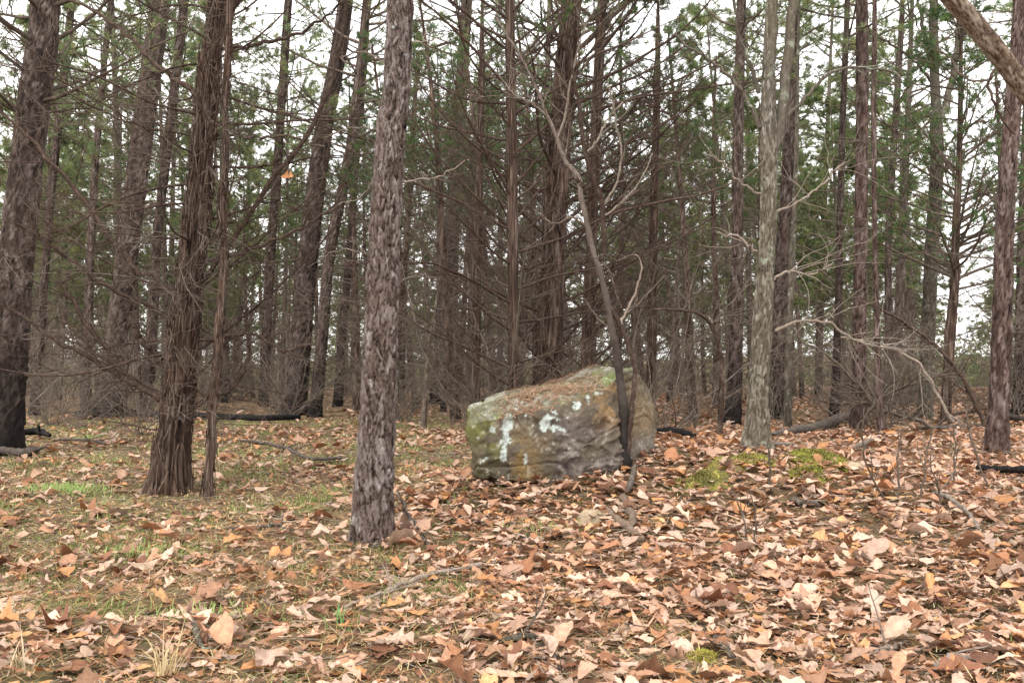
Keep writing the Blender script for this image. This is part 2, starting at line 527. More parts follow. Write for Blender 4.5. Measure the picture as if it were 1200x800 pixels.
def leaf_params(N, big=1.0):
    L = np.clip(0.086 * np.exp(rng.normal(0, 0.36, N)), 0.03, 0.19) * big
    W = L * rng.uniform(0.24, 0.46, N)
    col = LEAF_COLS[rng.choice(len(LEAF_COLS), N, p=LEAF_P / LEAF_P.sum())] * (0.50 + 0.56 * rng.random((N, 1)) ** 0.9) * np.array([1.06, 1.07, 1.07])
    curl = rng.random(N)
    k1 = rng.normal(0.12, 0.55, N) * (0.5 + 1.0 * curl)
    k2 = rng.normal(0.18, 0.45, N) * (0.4 + curl)
    return dict(L=L, W=W, yaw=rng.uniform(0, 6.283, N), tilt=np.abs(rng.normal(0, 0.22, N)) + 0.4 * (rng.random(N) < 0.10), tdir=rng.uniform(0, 6.283, N),
                k1=k1, k2=k2, fold=rng.normal(0.15, 0.32, N), lobes=rng.choice([0.0, 1.0, 2.0, 2.6, 3.0, 3.4, 4.0], N, p=[.06, .08, .14, .2, .22, .18, .12]), col=col)


BOULDER_C = (1.02, 10.45)


def clear_of(x, y):
    ok = ((x - BOULDER_C[0]) / 0.98) ** 2 + ((y - BOULDER_C[1]) / 0.5) ** 2 > 1
    return ok


def scatter(y0, y1, dens, cover=leaf_cover, pad=0.8):
    A = (0.5145 * (y0 + y1) + 2 * pad) * (y1 - y0)
    N = int(A * dens)
    y = y0 + (y1 - y0) * rng.random(N)
    y = np.sqrt(rng.uniform(y0 ** 2, y1 ** 2, N))
    x = rng.uniform(-1, 1, N) * (0.5145 * y + pad)
    c = cover(x, y)
    k = (rng.random(N) < np.minimum(c, 1)) & clear_of(x, y)
    return x[k], y[k], c[k]


# 300 nearest leaves as objects of their own, on 36 shared leaf meshes
leaf_meshes = []
pp = leaf_params(36)
pp['tilt'][:] = np.abs(rng.normal(0, 0.22, 36))
pp['k1'] *= 0.9
V, F, C = leaf_geometry(None, st=15, **pp)
per, pf = len(V) // 36, len(F) // 36
for i in range(36):
    mb = MB()
    v = V[i * per:(i + 1) * per]
    v = v - np.array([0, 0, np.quantile(v[:, 2], 0.1)])
    mb.add(v, F[:pf], 0, C[i * per:(i + 1) * per])
    leaf_meshes.append(mb.mesh('fallen_leaf', M['leaf']))
cx, cy = [], []
while len(cx) < 300:
    y = math.sqrt(rng.uniform(3.55 ** 2, 6.4 ** 2))
    x = rng.uniform(-1, 1) * 0.512 * y
    if rng.random() < leaf_cover(np.array([x]), np.array([y]))[0] and all((x - a) ** 2 + (y - b) ** 2 > 0.09 ** 2 for a, b in zip(cx, cy)):
        cx.append(x)
        cy.append(y)
for i, (x, y) in enumerate(zip(cx, cy)):
    o = link('fallen_leaf', leaf_meshes[i % 36], ground, (x, y, float(gz(x, y)) + rng.uniform(0.03, 0.055)))
    o.rotation_euler = (rng.normal(0, 0.14), rng.normal(0, 0.14), rng.uniform(0, 6.283))
    k = rng.uniform(0.85, 1.15)
    o.scale = (k, k, k)

mb = MB()
for y0, y1, dens, st, big in ((3.2, 6.0, 450, 12, 1.03), (6.0, 11.5, 290, 8, 1.07), (11.5, 18, 125, 4, 1.2), (18, 30, 38, 4, 1.35), (30, 60, 9, 4, 1.8)):
    x, y, c = scatter(y0, y1, dens)
    N = len(x)
    q = leaf_params(N, big)
    q['lobes'] = np.where(q['lobes'] > (st - 1) / 3.6, rng.choice([0.0, 1.0, (st - 1) / 3.6], N), q['lobes'])
    z = gz(x, y) + 0.002 + rng.random(N) ** 1.3 * 0.06 * np.clip(c, 0.25, 1)
    v, f, cc = leaf_geometry(np.stack([x, y, z], -1), st=st, **q)
    mb.add(v, f, 0, cc)
litter = tag(link('leaf_litter', mb.mesh('leaf_litter', M['leaf']), ground), kind='stuff')


def blades(mb, x, y, z, Lg, Wd, lean, bend, col, yaw=None, up=1.0):
    """thin curved blades: 3-point strips, ending in a tip"""
    N = len(x)
    yaw = rng.uniform(0, 6.283, N) if yaw is None else yaw
    h = np.stack([np.cos(yaw), np.sin(yaw), 0 * yaw], -1)
    side = np.stack([-np.sin(yaw), np.cos(yaw), 0 * yaw], -1)
    p0 = np.stack([x, y, z], -1)
    U = np.array([0, 0, 1.0])
    d1 = h * np.sin(lean)[:, None] + U * np.cos(lean)[:, None]
    l2 = lean + bend
    d2 = h * np.sin(l2)[:, None] + U * np.cos(l2)[:, None]
    p1 = p0 + d1 * (Lg * 0.5)[:, None]
    p2 = p1 + d2 * (Lg * 0.5)[:, None]
    w = (Wd * 0.5)[:, None] * side
    V = np.stack([p0 - w, p0 + w, p1 - w * 0.85, p1 + w * 0.85, p2], 1).reshape(-1, 3)
    b = (np.arange(N) * 5)[:, None]
    mb.add(V, b + np.array([0, 1, 3, 2]), 0, np.repeat(col, 5, axis=0))
    mb.add(np.zeros((0, 3)), np.zeros((0, 3), int))
    mb.f.append(b + np.array([2, 3, 4]))
    mb.m.append(np.zeros(N, np.int32))


def pick(cols, N, jit=0.2):
    cols = np.array(cols)
    return cols[rng.integers(0, len(cols), N)] * rng.uniform(1 - jit, 1 + jit, (N, 1))


# fallen pine needles lying flat between the leaves
mb = MB()
for y0, y1, dens, wd in ((3.3, 7, 1500, 0.0034), (7, 12, 640, 0.006), (12, 20, 150, 0.011)):
    x, y, c = scatter(y0, y1, dens, lambda x, y: np.clip(1.2 - 0.75 * leaf_cover(x, y), 0.30, 1))
    N = len(x)
    z = gz(x, y) + 0.004 + rng.random(N) ** 1.6 * (0.03 + 0.025 * leaf_cover(x, y))
    blades(mb, x, y, z, rng.uniform(0.07, 0.17, N), np.full(N, wd), rng.uniform(1.2, 1.6, N), rng.uniform(-0.1, 0.45, N),
           pick([(0.36, 0.18, 0.075), (0.28, 0.14, 0.06), (0.42, 0.29, 0.15), (0.20, 0.10, 0.05), (0.30, 0.25, 0.12), (0.34, 0.30, 0.16)], N, 0.3))
tag(link('fallen_needles', mb.mesh('fallen_needles', M['straw']), ground), kind='stuff')

# snapped twigs and bits of stem in the litter
mb = MB()
for y0, y1, dens, r0 in ((3.4, 7, 34, 0.0026), (7, 13, 16, 0.004)):
    x, y, c = scatter(y0, y1, dens, lambda x, y: 0 * x + 1)
    N = len(x)
    o = np.stack([x, y, gz(x, y) + 0.02 + rng.random(N) * 0.03], -1)
    az = rng.uniform(0, 6.283, N)
    P = grow(o, np.stack([np.cos(az), np.sin(az), rng.normal(0, 0.08, N)], -1), 0.06 + 0.25 * rng.random(N) ** 2, 5, 0.12, 0)
    v0 = rng.uniform(0.15, 1, (N, 1))
    tubes(mb, P, taper(r0 * rng.uniform(0.6, 1.6, N), 5, 0.5), 4, col=np.array([[0.30, 0.24, 0.19]]) * v0)
tag(link('twig_litter', mb.mesh('twig_litter', M['straw']), ground), kind='stuff')


def grass_cover(x, y):
    n = vnoise(np.stack([x * 1.1, y * 0.8, 0 * x], -1), 51)
    n2 = vnoise(np.stack([x * 3.5, y * 2.6, 0 * x], -1), 52)
    left = sstep(-x / np.maximum(y, 1), -0.08, 0.15)
    return np.clip((0.035 + 0.5 * left) * sstep(n + 0.8 * n2, -0.55, 0.7) * 2.8, 0.015, 1)


mb = MB()
for y0, y1, dens, wd in ((3.3, 7, 1500, 0.0038), (7, 13, 800, 0.0065), (13, 24, 200, 0.013)):
    x, y, c = scatter(y0, y1, dens, grass_cover)
    N = len(x)
    blades(mb, x, y, gz(x, y), rng.uniform(0.03, 0.105, N), np.full(N, wd), rng.uniform(0.3, 1.25, N), rng.uniform(0.1, 0.8, N),
           pick([(0.14, 0.22, 0.05), (0.20, 0.27, 0.075), (0.28, 0.30, 0.11), (0.10, 0.18, 0.04), (0.38, 0.33, 0.16)], N))
# combed tufts lying over, as between the two left trees
for px, py, n in ((85, 577, 260), (205, 655, 160), (160, 652, 120), (128, 590, 90), (95, 720, 200), (15, 600, 80), (365, 590, 160), (70, 575, 160), (240, 730, 90), (40, 690, 150), (110, 515, 200), (165, 515, 160), (130, 505, 160), (300, 510, 200), (640, 625, 60), (520, 695, 70), (395, 578, 90)):
    p = ghit(px, py)
    x, y = p[0] + rng.normal(0, 0.16, n), p[1] + rng.normal(0, 0.10, n)
    yw = rng.uniform(0, 6.283) + rng.normal(0, 0.5, n)
    blades(mb, x, y, gz(x, y) + 0.01, rng.uniform(0.08, 0.2, n), np.full(n, 0.0042), rng.uniform(0.5, 1.3, n), rng.uniform(0.1, 0.6, n),
           pick([(0.16, 0.26, 0.06), (0.22, 0.32, 0.09), (0.28, 0.33, 0.11)], n), yaw=yw)
tag(link('grass', mb.mesh('grass', M['grass'])), 'short yellow green grass growing through the needles', kind='stuff')


def lay_needles(mb, p, nrm, L, wd, col):
    """needles lying along a sloping surface"""
    N = len(p)
    t = norm(np.cross(nrm, rng.normal(0, 1, (N, 3))))
    s = np.cross(nrm, t) * (wd / 2)
    up = nrm * (0.004 + rng.random((N, 1)) * 0.014)
    a, m, b = p + up - t * L[:, None] / 2, p + up * 1.3 + s * rng.normal(0, 3, (N, 1)), p + up + t * L[:, None] / 2
    V = np.stack([a - s, a + s, m - s, m + s, b - s * .5, b + s * .5], 1).reshape(-1, 3)
    k = (np.arange(N) * 6)[:, None]
    mb.add(V, np.concatenate([k + np.array([0, 1, 3, 2]), k + np.array([2, 3, 5, 4])]), 0, np.repeat(col, 6, axis=0))

# ---------------------------------------------------------------- trees
def plates(u, v, cu, cv, seed, jit=0.8):
    """jittered-cell pattern on (u periodic with integer cu columns, v in cells): edge distance, cell value, offset in v"""
    g = np.random.default_rng(seed)
    nv = int(np.max(v)) + 4
    JU, JV, RV = g.uniform(0.5 - jit / 2, 0.5 + jit / 2, (cu, nv)), g.uniform(0.5 - jit / 2, 0.5 + jit / 2, (cu, nv)), g.random((cu, nv))
    iu, iv = np.floor(u).astype(int), np.floor(v).astype(int)
    f1 = np.full(u.shape, 9.0)
    f2 = np.full(u.shape, 9.0)
    val = np.zeros(u.shape)
    dv = np.zeros(u.shape)
    for a in (-1, 0, 1):
        for b in (-1, 0, 1):
            ci, ri = (iu + a) % cu, np.clip(iv + b, 0, nv - 1)
            x = iu + a + JU[ci, ri] + 0.5 * (ri % 2) - 0.25
            y = iv + b + JV[ci, ri]
            d = np.maximum(np.abs(u - x), np.abs(v - y)) * 0.6 + np.hypot(u - x, v - y) * 0.4
            m = d < f1
            f2 = np.where(m, f1, np.minimum(f2, d))
            val, dv = np.where(m, RV[ci, ri], val), np.where(m, v - y, dv)
            f1 = np.where(m, d, f1)
    return f2 - f1, val, dv


def trunk_mesh(path, rad, kind, mat, nu=40, dv=0.05, seed=0, flare=0.3, name='trunk', top_fine=6.0, cw=0.062, ch=0.18):
    """path (K,3) relative to the tree's base, rad (K): a barked trunk with displaced plates, strips or furrows"""
    tot = np.linalg.norm(np.diff(path, axis=0), axis=1).sum()
    fine = min(tot, top_fine)
    hs = np.concatenate([np.arange(0, fine, dv), np.linspace(fine, tot, max(2, int((tot - fine) / 0.5) + 1))])
    q = smooth_path(np.concatenate([path, np.asarray(rad)[:, None]], 1), 400)
    cum = np.concatenate([[0], np.cumsum(np.linalg.norm(np.diff(q[:, :3], axis=0), axis=1))])
    C = np.stack([np.interp(hs, cum, q[:, i]) for i in range(4)], -1)
    R = np.maximum(C[:, 3], 0.012)
    P = C[:, :3]
    n = len(hs)
    th = np.arange(nu) / nu * 2 * math.pi
    H, T = np.meshgrid(hs, th, indexing='ij')
    g = np.random.default_rng(seed)
    ph = g.uniform(0, 6.28, 4)
    fl = 1 + flare * np.exp(-H / 0.22) * (0.75 + 0.35 * np.cos(3 * T + ph[0]) + 0.25 * np.cos(5 * T + ph[1]))
    rr = R[:, None] * fl * (1 + 0.04 * np.cos(2 * T + ph[2] + H * 0.5) + 0.03 * np.cos(3 * T + ph[3] - H * 0.9))
    circ = 2 * math.pi * max(R[0], 0.02)
    xyz = np.stack([np.cos(T) * 1.0, np.sin(T) * 1.0, H], -1)
    cell = 0.5 + 0.3 * vnoise(xyz * np.array([2.0, 2.0, 3.0]), seed)
    if kind in ('pine', 'plain'):
        cu = max(5, int(circ / cw))
        wob = 0.55 * fbm(xyz * np.array([1.8, 1.8, 3.4]) * 1.0, seed + 3, 4, 0.6)
        e, val, o = plates(T / (2 * math.pi) * cu + wob, H / ch + 1 + wob * 1.4, cu, 0, seed + 1, 1.0)
        e2, val2, _ = plates(T / (2 * math.pi) * cu * 2 + wob * 1.5, H / 0.055 + 1 + wob * 1.5, cu * 2, 0, seed + 2, 1.0)
        amp = np.minimum(0.018, R[:, None] * 0.13)
        d = -0.85 * amp + amp * (sstep(e, 0.02, 0.14) * (0.35 + 1.0 * val) + 0.55 * sstep(e2, 0.02, 0.2) * val2 - 0.25 * np.clip(o, -0.5, 0.5) * val + 0.25 * fbm(xyz * np.array([6, 6, 22.0]), seed + 5, 2))
        cell = (0.15 + 0.55 * val + 0.35 * val2) * (0.3 + 0.7 * sstep(e, 0.0, 0.16))
    elif kind == 'cedar':
        f1 = vnoise(np.stack([np.cos(T) * 9, np.sin(T) * 9, H * 1.6], -1) + 0.6 * vnoise(xyz * 3, seed)[..., None], seed + 1)
        f2 = vnoise(np.stack([np.cos(T) * 22, np.sin(T) * 22, H * 4.5], -1), seed + 2)
        amp = np.minimum(0.024, R[:, None] * 0.16)
        d = -0.6 * amp + amp * (0.9 * f1 + 0.6 * f2)
        d = d + 0.10 * R[:, None] * (np.abs(np.cos(2.5 * T + ph[0] + 0.5 * H)) - 0.5)
        cell = 0.5 + 0.45 * f2 + 0.2 * f1
    else:
        cu = max(6, int(circ / 0.034))
        wob = 0.5 * fbm(xyz * np.array([3, 3, 6.0]), seed + 3, 3)
        e, val, o = plates(T / (2 * math.pi) * cu + wob, H / 0.10 + 1 + wob, cu, 0, seed + 1)
        amp = np.minimum(0.012, R[:, None] * 0.13)
        d = -0.7 * amp + amp * sstep(e, 0.0, 0.35) * (0.6 + 0.6 * val) + amp * 0.3 * vnoise(xyz * 9, seed + 8)
        cell = (0.3 + 0.7 * val) * (0.15 + 0.85 * sstep(e, 0, 0.2))
    d = d * (1 if kind != 'plain' else 0.7)
    rr = rr + d
    tan = norm(np.gradient(P, axis=0))
    a = norm(np.cross(tan, np.array([0.0, 1.0, 0.02])))
    b = np.cross(tan, a)
    V = P[:, None] + rr[..., None] * (a[:, None] * np.cos(T)[..., None] - b[:, None] * np.sin(T)[..., None])
    V[0, :, 2] -= 0.12
    i, j = np.meshgrid(np.arange(n - 1), np.arange(nu), indexing='ij')
    q4 = np.stack([i * nu + j, i * nu + (j + 1) % nu, (i + 1) * nu + (j + 1) % nu, (i + 1) * nu + j], -1).reshape(-1, 4)
    mb = MB()
    c = np.repeat(np.clip(cell, 0, 1).reshape(-1, 1), 3, axis=1)
    mb.add(V.reshape(-1, 3), q4[:, ::-1], 0, c)
    return mb.mesh(name, mat), (P, R)


def needle_tufts(mb, o, d, per, ln, wd, spread, cols, mat, g=None):
    """bundles of needles fanning from each point"""
    g = g or rng
    N = len(o)
    if N == 0:
        return
    oo = np.repeat(o, per, axis=0) + g.normal(0, 0.02, (N * per, 3))
    dd = norm(np.repeat(norm(d), per, axis=0) + g.normal(0, spread, (N * per, 3)))
    L = ln * g.uniform(0.6, 1.15, N * per)[:, None]
    sd = norm(np.cross(dd, g.normal(0, 1, (N * per, 3)))) * (wd / 2)
    tip = oo + dd * L + np.array([0, 0, -0.12]) * L
    V = np.stack([oo - sd, oo + sd, tip], 1).reshape(-1, 3)
    cc = np.array(cols)[g.integers(0, len(cols), N)] * g.uniform(0.75, 1.25, (N, 1))
    c = np.repeat(cc, per * 3, axis=0)
    mb.add(V, np.arange(N * per * 3).reshape(-1, 3), mat, c)


NEEDLE_COLS = [(0.14, 0.20, 0.085), (0.18, 0.24, 0.10), (0.23, 0.275, 0.11), (0.10, 0.16, 0.075), (0.28, 0.275, 0.12)]
CEDAR_COLS = [(0.06, 0.125, 0.045), (0.085, 0.16, 0.055), (0.12, 0.19, 0.06), (0.16, 0.15, 0.07)]


def dead_set(mb, axis, arad, n, t0, t1, L0, L1, lift, r0=0.013, sub=6, subsub=2, elev=(0.0, 0.5), off=None, g=None, mat=0, kb=3, twig_r=0.004):
    """bare dead branches with forked twigs round a trunk axis (K,3)"""
    g = g or rng
    K = len(axis)
    t = np.sort(g.uniform(t0, t1, n)) * (K - 1)
    i = np.clip(t.astype(int), 0, K - 2)
    f = (t - i)[:, None]
    o = axis[i] * (1 - f) + axis[i + 1] * f
    az, el = g.uniform(0, 6.283, n), g.uniform(elev[0], elev[1], n)
    d = np.stack([np.cos(az) * np.cos(el), np.sin(az) * np.cos(el), np.sin(el)], -1)
    rr = arad[i] * (1 - f[:, 0]) + arad[i + 1] * f[:, 0]
    o = o + d * (rr * 0.5)[:, None]
    L = g.uniform(L0, L1, n) * g.uniform(0.55, 1.1, n)
    P = grow(o, d, L, 7, 0.11, lift, g)
    R = taper(r0 * (0.5 + 0.5 * L / L1), 7, 0.22)
    tubes(mb, P, R, kb, mat, off=off)
    o2, d2, r2, f2 = spawn(P, R, sub, 0.15, 1.0, 0.5, 1.15, g)
    L2 = np.repeat(L, sub) * g.uniform(0.15, 0.45, len(o2)) * (1.15 - 0.6 * f2)
    P2 = grow(o2, d2, L2, 4, 0.18, 0.02, g)
    R2 = taper(np.maximum(r2 * 0.45, twig_r), 4, 0.4)
    tubes(mb, P2, R2, 3, mat, off=off)
    if subsub:
        o3, d3, r3, f3 = spawn(P2, R2, subsub, 0.2, 1.0, 0.4, 1.1, g)
        P3 = grow(o3, d3, np.repeat(L2, subsub) * g.uniform(0.25, 0.6, len(o3)), 3, 0.2, 0.0, g)
        tubes(mb, P3, taper(np.maximum(r3 * 0.5, twig_r * 0.75), 3, 0.5), 3, mat, off=off)
    return P


def live_set(mb, axis, arad, n, t0, t1, Lmax, shape, cols, ln=0.16, wd=0.007, per=12, sub=7, tuft=3, elev=(0.0, 0.6), lift=0.05, g=None, off=None, spread=0.55, mats=(0, 1)):
    """needled branches round a trunk axis; shape(t) scales length with height"""
    g = g or rng
    K = len(axis)
    tt = np.sort(g.uniform(t0, t1, n))
    t = tt * (K - 1)
    i = np.clip(t.astype(int), 0, K - 2)
    f = (t - i)[:, None]
    o = axis[i] * (1 - f) + axis[i + 1] * f
    az, el = g.uniform(0, 6.283, n), g.uniform(elev[0], elev[1], n)
    d = np.stack([np.cos(az) * np.cos(el), np.sin(az) * np.cos(el), np.sin(el)], -1)
    L = Lmax * shape((tt - t0) / (t1 - t0)) * g.uniform(0.6, 1.1, n)
    P = grow(o, d, L, 7, 0.08, lift, g)
    R = taper(0.008 + 0.010 * L, 7, 0.25)
    tubes(mb, P, R, 4, mats[0], off=off)
    o2, d2, r2, f2 = spawn(P, R, sub, 0.3, 1.0, 0.4, 1.0, g)
    P2 = grow(o2, d2, np.repeat(L, sub) * g.uniform(0.16, 0.38, len(o2)), 4, 0.14, 0.08, g)
    R2 = taper(np.maximum(r2 * 0.5, 0.004), 4, 0.6)
    tubes(mb, P2, R2, 3, mats[0], off=off)
    o3, d3, _, _ = spawn(P2, R2, tuft, 0.45, 1.0, 0.0, 0.5, g)
    oe, de = P2[:, -1], P2[:, -1] - P2[:, -2]
    O, D = np.concatenate([o3, oe]), np.concatenate([d3, de])
    if off is not None:
        O = O - off
    needle_tufts(mb, O, D, per, ln, wd, spread, cols, mats[1], g)


def axis_line(H, lean, bow, g, n=14):
    z = np.linspace(0, H, n)
    a, b = g.uniform(0, 6.28, 2)
    x = np.cos(a) * (lean * z + bow * np.sin(z / H * 5 + b) - bow * math.sin(b))
    y = np.sin(a) * (lean * z + bow * np.cos(z / H * 4 + a) - bow * math.cos(a))
    return np.stack([x, y, z], -1)


def tree_variant(seed, H, r, style):
    g = np.random.default_rng(seed)
    ax = axis_line(H, g.uniform(0, 0.05), g.uniform(0.03, 0.12), g)
    rad = r * (1 - 0.82 * np.linspace(0, 1, 14) ** 1.1)
    tm, _ = trunk_mesh(ax, rad, 'plain', M['pine_far_lightened'] if style != 'cedar' else M['cedar'], nu=12, dv=0.12, seed=seed, flare=0.15, top_fine=9.0, name='trunk')
    md, mc = MB(), MB()
    if style == 'pine':        # tall, bare below, crown from about half height
        dead_set(md, ax, rad, 40, 0.08, 0.60, 0.7, 2.0, -0.01, g=g, twig_r=0.005, sub=6, subsub=2, elev=(-0.1, 0.4))
        live_set(mc, ax, rad, 34, 0.50, 1.0, 2.6, lambda s: 0.4 + 0.75 * np.sin(math.pi * np.clip(s * 0.85 + 0.12, 0, 1)), NEEDLE_COLS, g=g, ln=0.21, wd=0.015, per=11, sub=7, tuft=5)
    elif style == 'young':     # needled almost to the ground
        dead_set(md, ax, rad, 26, 0.05, 0.40, 0.6, 1.7, 0.0, g=g, twig_r=0.005)
        live_set(mc, ax, rad, 40, 0.30, 1.0, 2.1, lambda s: 1.05 - 0.8 * s, NEEDLE_COLS[1:], g=g, ln=0.22, wd=0.017, per=14, sub=9, tuft=5)
    else:                      # cedar: brown thicket of fine dead branches below, dense sprays above
        dead_set(md, ax, rad, 84, 0.03, 0.70, 1.0, 2.5, 0.035, g=g, twig_r=0.005, sub=8, subsub=2, elev=(0.0, 0.7))
        live_set(mc, ax, rad, 36, 0.52, 1.0, 1.7, lambda s: 1.0 - 0.75 * s, CEDAR_COLS, g=g, ln=0.09, wd=0.010, per=12, sub=8, tuft=4, elev=(0.2, 0.8), spread=0.5)
    return tm, md.mesh('dead_branches', M['twig_far_lightened']), mc.mesh('crown', [M['twig_far_lightened'], M['needle']])


VARIANTS = {'pine': [tree_variant(100 + i, (13.5, 15, 12, 16)[i], (0.13, 0.15, 0.10, 0.165)[i], 'pine') for i in range(4)],
            'young': [tree_variant(120 + i, (8.5, 10.5)[i], (0.07, 0.09)[i], 'young') for i in range(2)],
            'cedar': [tree_variant(140 + i, (8.5, 10)[i], (0.10, 0.12)[i], 'cedar') for i in range(2)]}

# ------------------------------------------------ trees one can point at: traced in the photograph, stood at their own distance
HERO_XY = []


def hero(name, label, px, widths, H, kind, mat, Y=None, nu=40, dv=0.05, seed=1, flare=0.3, group=None, fine=6.0, cw=0.062, ch=0.18):
    """px: pixel points from the foot up; widths: trunk widths in pixels at the first and last"""
    if Y is None:
        base = ghit(*px[0])
        Y = base[1]
    else:
        b = at(px[0][0], px[0][1], Y)
        base = np.array([b[0], Y, float(gz(b[0], Y))])
    pts = [at(x, y, Y) for x, y in px]
    pts[0] = base.copy()
    if pts[1][2] - base[2] < 0.15:
        pts.pop(1)
    d = norm(pts[-1] - pts[-2])
    top = H - (pts[-1][2] - base[2])
    wl = np.linspace(widths[0], widths[-1], len(pts)) if len(widths) != len(pts) else np.array(widths, float)
    rad = list(wl * Y / FPX / 2)
    if top > 0.5:
        bend = norm(d * np.array([0.5, 0.5, 1]))
        pts.append(pts[-1] + bend * top * 0.5)
        rad.append(rad[-1] * 0.72)
        pts.append(pts[-1] + norm(bend + np.array([0, 0, 0.6])) * top * 0.5)
        rad.append(rad[-1] * 0.25)
    ax = np.array(pts) - base
    root = thing(name, base, label, 'tree', group)
    me, (P, R) = trunk_mesh(ax, np.array(rad), kind, mat, nu, dv, seed, flare, top_fine=fine, cw=cw, ch=ch)
    link('trunk', me, root)
    HERO_XY.append((base[0], base[1]))
    return dict(root=root, base=base, P=P, R=R, Y=Y, H=H)


def hero_dead(t, n, z0, z1, L0, L1, seed, name='dead_branches', mat='twig', **kw):
    g = np.random.default_rng(seed)
    n = int(n * 0.85)
    zt = t['P'][-1, 2]
    mb = MB()
    zz = np.linspace(0, zt, 40)
    ax = np.stack([np.interp(zz, t['P'][:, 2], t['P'][:, i]) for i in range(3)], -1)
    rd = np.interp(zz, t['P'][:, 2], t['R'])
    dead_set(mb, ax, rd, n, z0 / zt, z1 / zt, L0, L1, kw.pop('lift', 0.0), g=g, **kw)
    return tag(link(name, mb.mesh(name, M[mat]), t['root']), kind='stuff')


def hero_crown(t, n, z0, Lmax, seed, style='pine', **kw):
    g = np.random.default_rng(seed)
    n = int(n * (0.58 if z0 < CAM_H + 0.37 * t['Y'] else 0.3))
    kw.setdefault('per', 9)
    kw.setdefault('wd', 0.010)
    kw['wd'] *= 1.2
    zt = t['P'][-1, 2]
    mb = MB()
    zz = np.linspace(0, zt, 40)
    ax = np.stack([np.interp(zz, t['P'][:, 2], t['P'][:, i]) for i in range(3)], -1)
    rd = np.interp(zz, t['P'][:, 2], t['R'])
    if style == 'pine':
        live_set(mb, ax, rd, n, z0 / zt, 1.0, Lmax, lambda s: 0.4 + 0.75 * np.sin(math.pi * np.clip(s * 0.85 + 0.12, 0, 1)), NEEDLE_COLS, g=g, **kw)
    else:
        live_set(mb, ax, rd, n, z0 / zt, 1.0, Lmax, lambda s: 1.0 - 0.75 * s, CEDAR_COLS, g=g, ln=0.09, sub=7, tuft=4, elev=(0.2, 0.8), **kw)
    return link('crown', mb.mesh('crown', [M['twig'], M['needle']]), t['root'])


def px_path(pts, Y, n=14, jit=0.0, base=None):
    """pixel points with widths [(px,py,w[,Y])] -> world polyline relative to base, radii"""
    q = []
    for p in pts:
        y = p[3] if len(p) > 3 else Y
        w = at(p[0], p[1], y)
        q.append([*w, p[2] * y / FPX / 2])
    q = smooth_path(q, n, jit)
    P, R = q[:, :3], np.maximum(q[:, 3], 0.0015)
    return (P if base is None else P - base), R


def px_branch(t, pts, mat='branch', n=16, twigs=6, tl=(0.15, 0.5), k=6, name='branch', jit=0.006, sub=2, Y=None):
    """one branch of a tree as a part of its own, with its twigs"""
    P, R = px_path(pts, Y or t['Y'], n, jit, t['base'])
    mb = MB()
    tubes(mb, P, R, k)
    if twigs:
        o, d, r, f = spawn(P[None], R[None], twigs, 0.15, 1.0, 0.5, 1.2)
        L = rng.uniform(tl[0], tl[1], twigs)
        P2 = grow(o, d, L, 7, 0.16, 0.03)
        R2 = taper(np.clip(r * 0.4, 0.002, 0.006), 7, 0.4)
        tubes(mb, P2, R2, 4)
        o, d, r, f = spawn(P2, R2, sub + 1, 0.15, 1.0, 0.4, 1.1)
        P3 = grow(o, d, np.repeat(L, sub + 1) * rng.uniform(0.2, 0.6, len(o)), 5, 0.2, 0.02)
        tubes(mb, P3, taper(np.maximum(r * 0.6, 0.0016), 5, 0.6), 3)
    return link(name, mb.mesh(name, M[mat]), t['root'])


def auto_branches(t, n, z0, z1, L0, L1, seed, elev, lift, r0, mat='twig', sub=8, az=None, twig_r=0.003, k=5, wob=0.06):
    """n separate branch parts round the trunk"""
    g = np.random.default_rng(seed)
    for i in range(n):
        z = z0 + (z1 - z0) * (i + g.random()) / n
        o = np.array([[np.interp(z, t['P'][:, 2], t['P'][:, q]) for q in range(3)]])
        a = g.uniform(0, 6.283) if az is None else az[i % len(az)] + g.normal(0, 0.45)
        e = g.uniform(*elev)
        d = np.array([[math.cos(a) * math.cos(e), math.sin(a) * math.cos(e), math.sin(e)]])
        L = g.uniform(L0, L1)
        P = grow(o, d, L, 14, wob * g.uniform(0.6, 1.6), lift, g)
        R = taper(np.array([r0 * (0.5 + 0.5 * L / L1)]), 14, 0.2)
        mb = MB()
        tubes(mb, P, R, k)
        o2, d2, r2, f2 = spawn(P, R, sub, 0.12, 1.0, 0.35, 0.95, g)
        L2 = L * g.uniform(0.15, 0.42, sub) * (1.2 - 0.7 * f2)
        P2 = grow(o2, d2, L2, 6, 0.13, lift * 0.8, g)
        R2 = taper(np.maximum(r2 * 0.5, twig_r), 6, 0.4)
        tubes(mb, P2, R2, 3)
        o3, d3, r3, f3 = spawn(P2, R2, 3, 0.15, 1.0, 0.4, 1.0, g)
        P3 = grow(o3, d3, np.repeat(L2, 3) * g.uniform(0.2, 0.55, sub * 3), 4, 0.18, 0.02, g)
        tubes(mb, P3, taper(np.maximum(r3 * 0.6, twig_r * 0.7), 4, 0.5), 3)
        link('branch', mb.mesh('branch', M[mat]), t['root'])


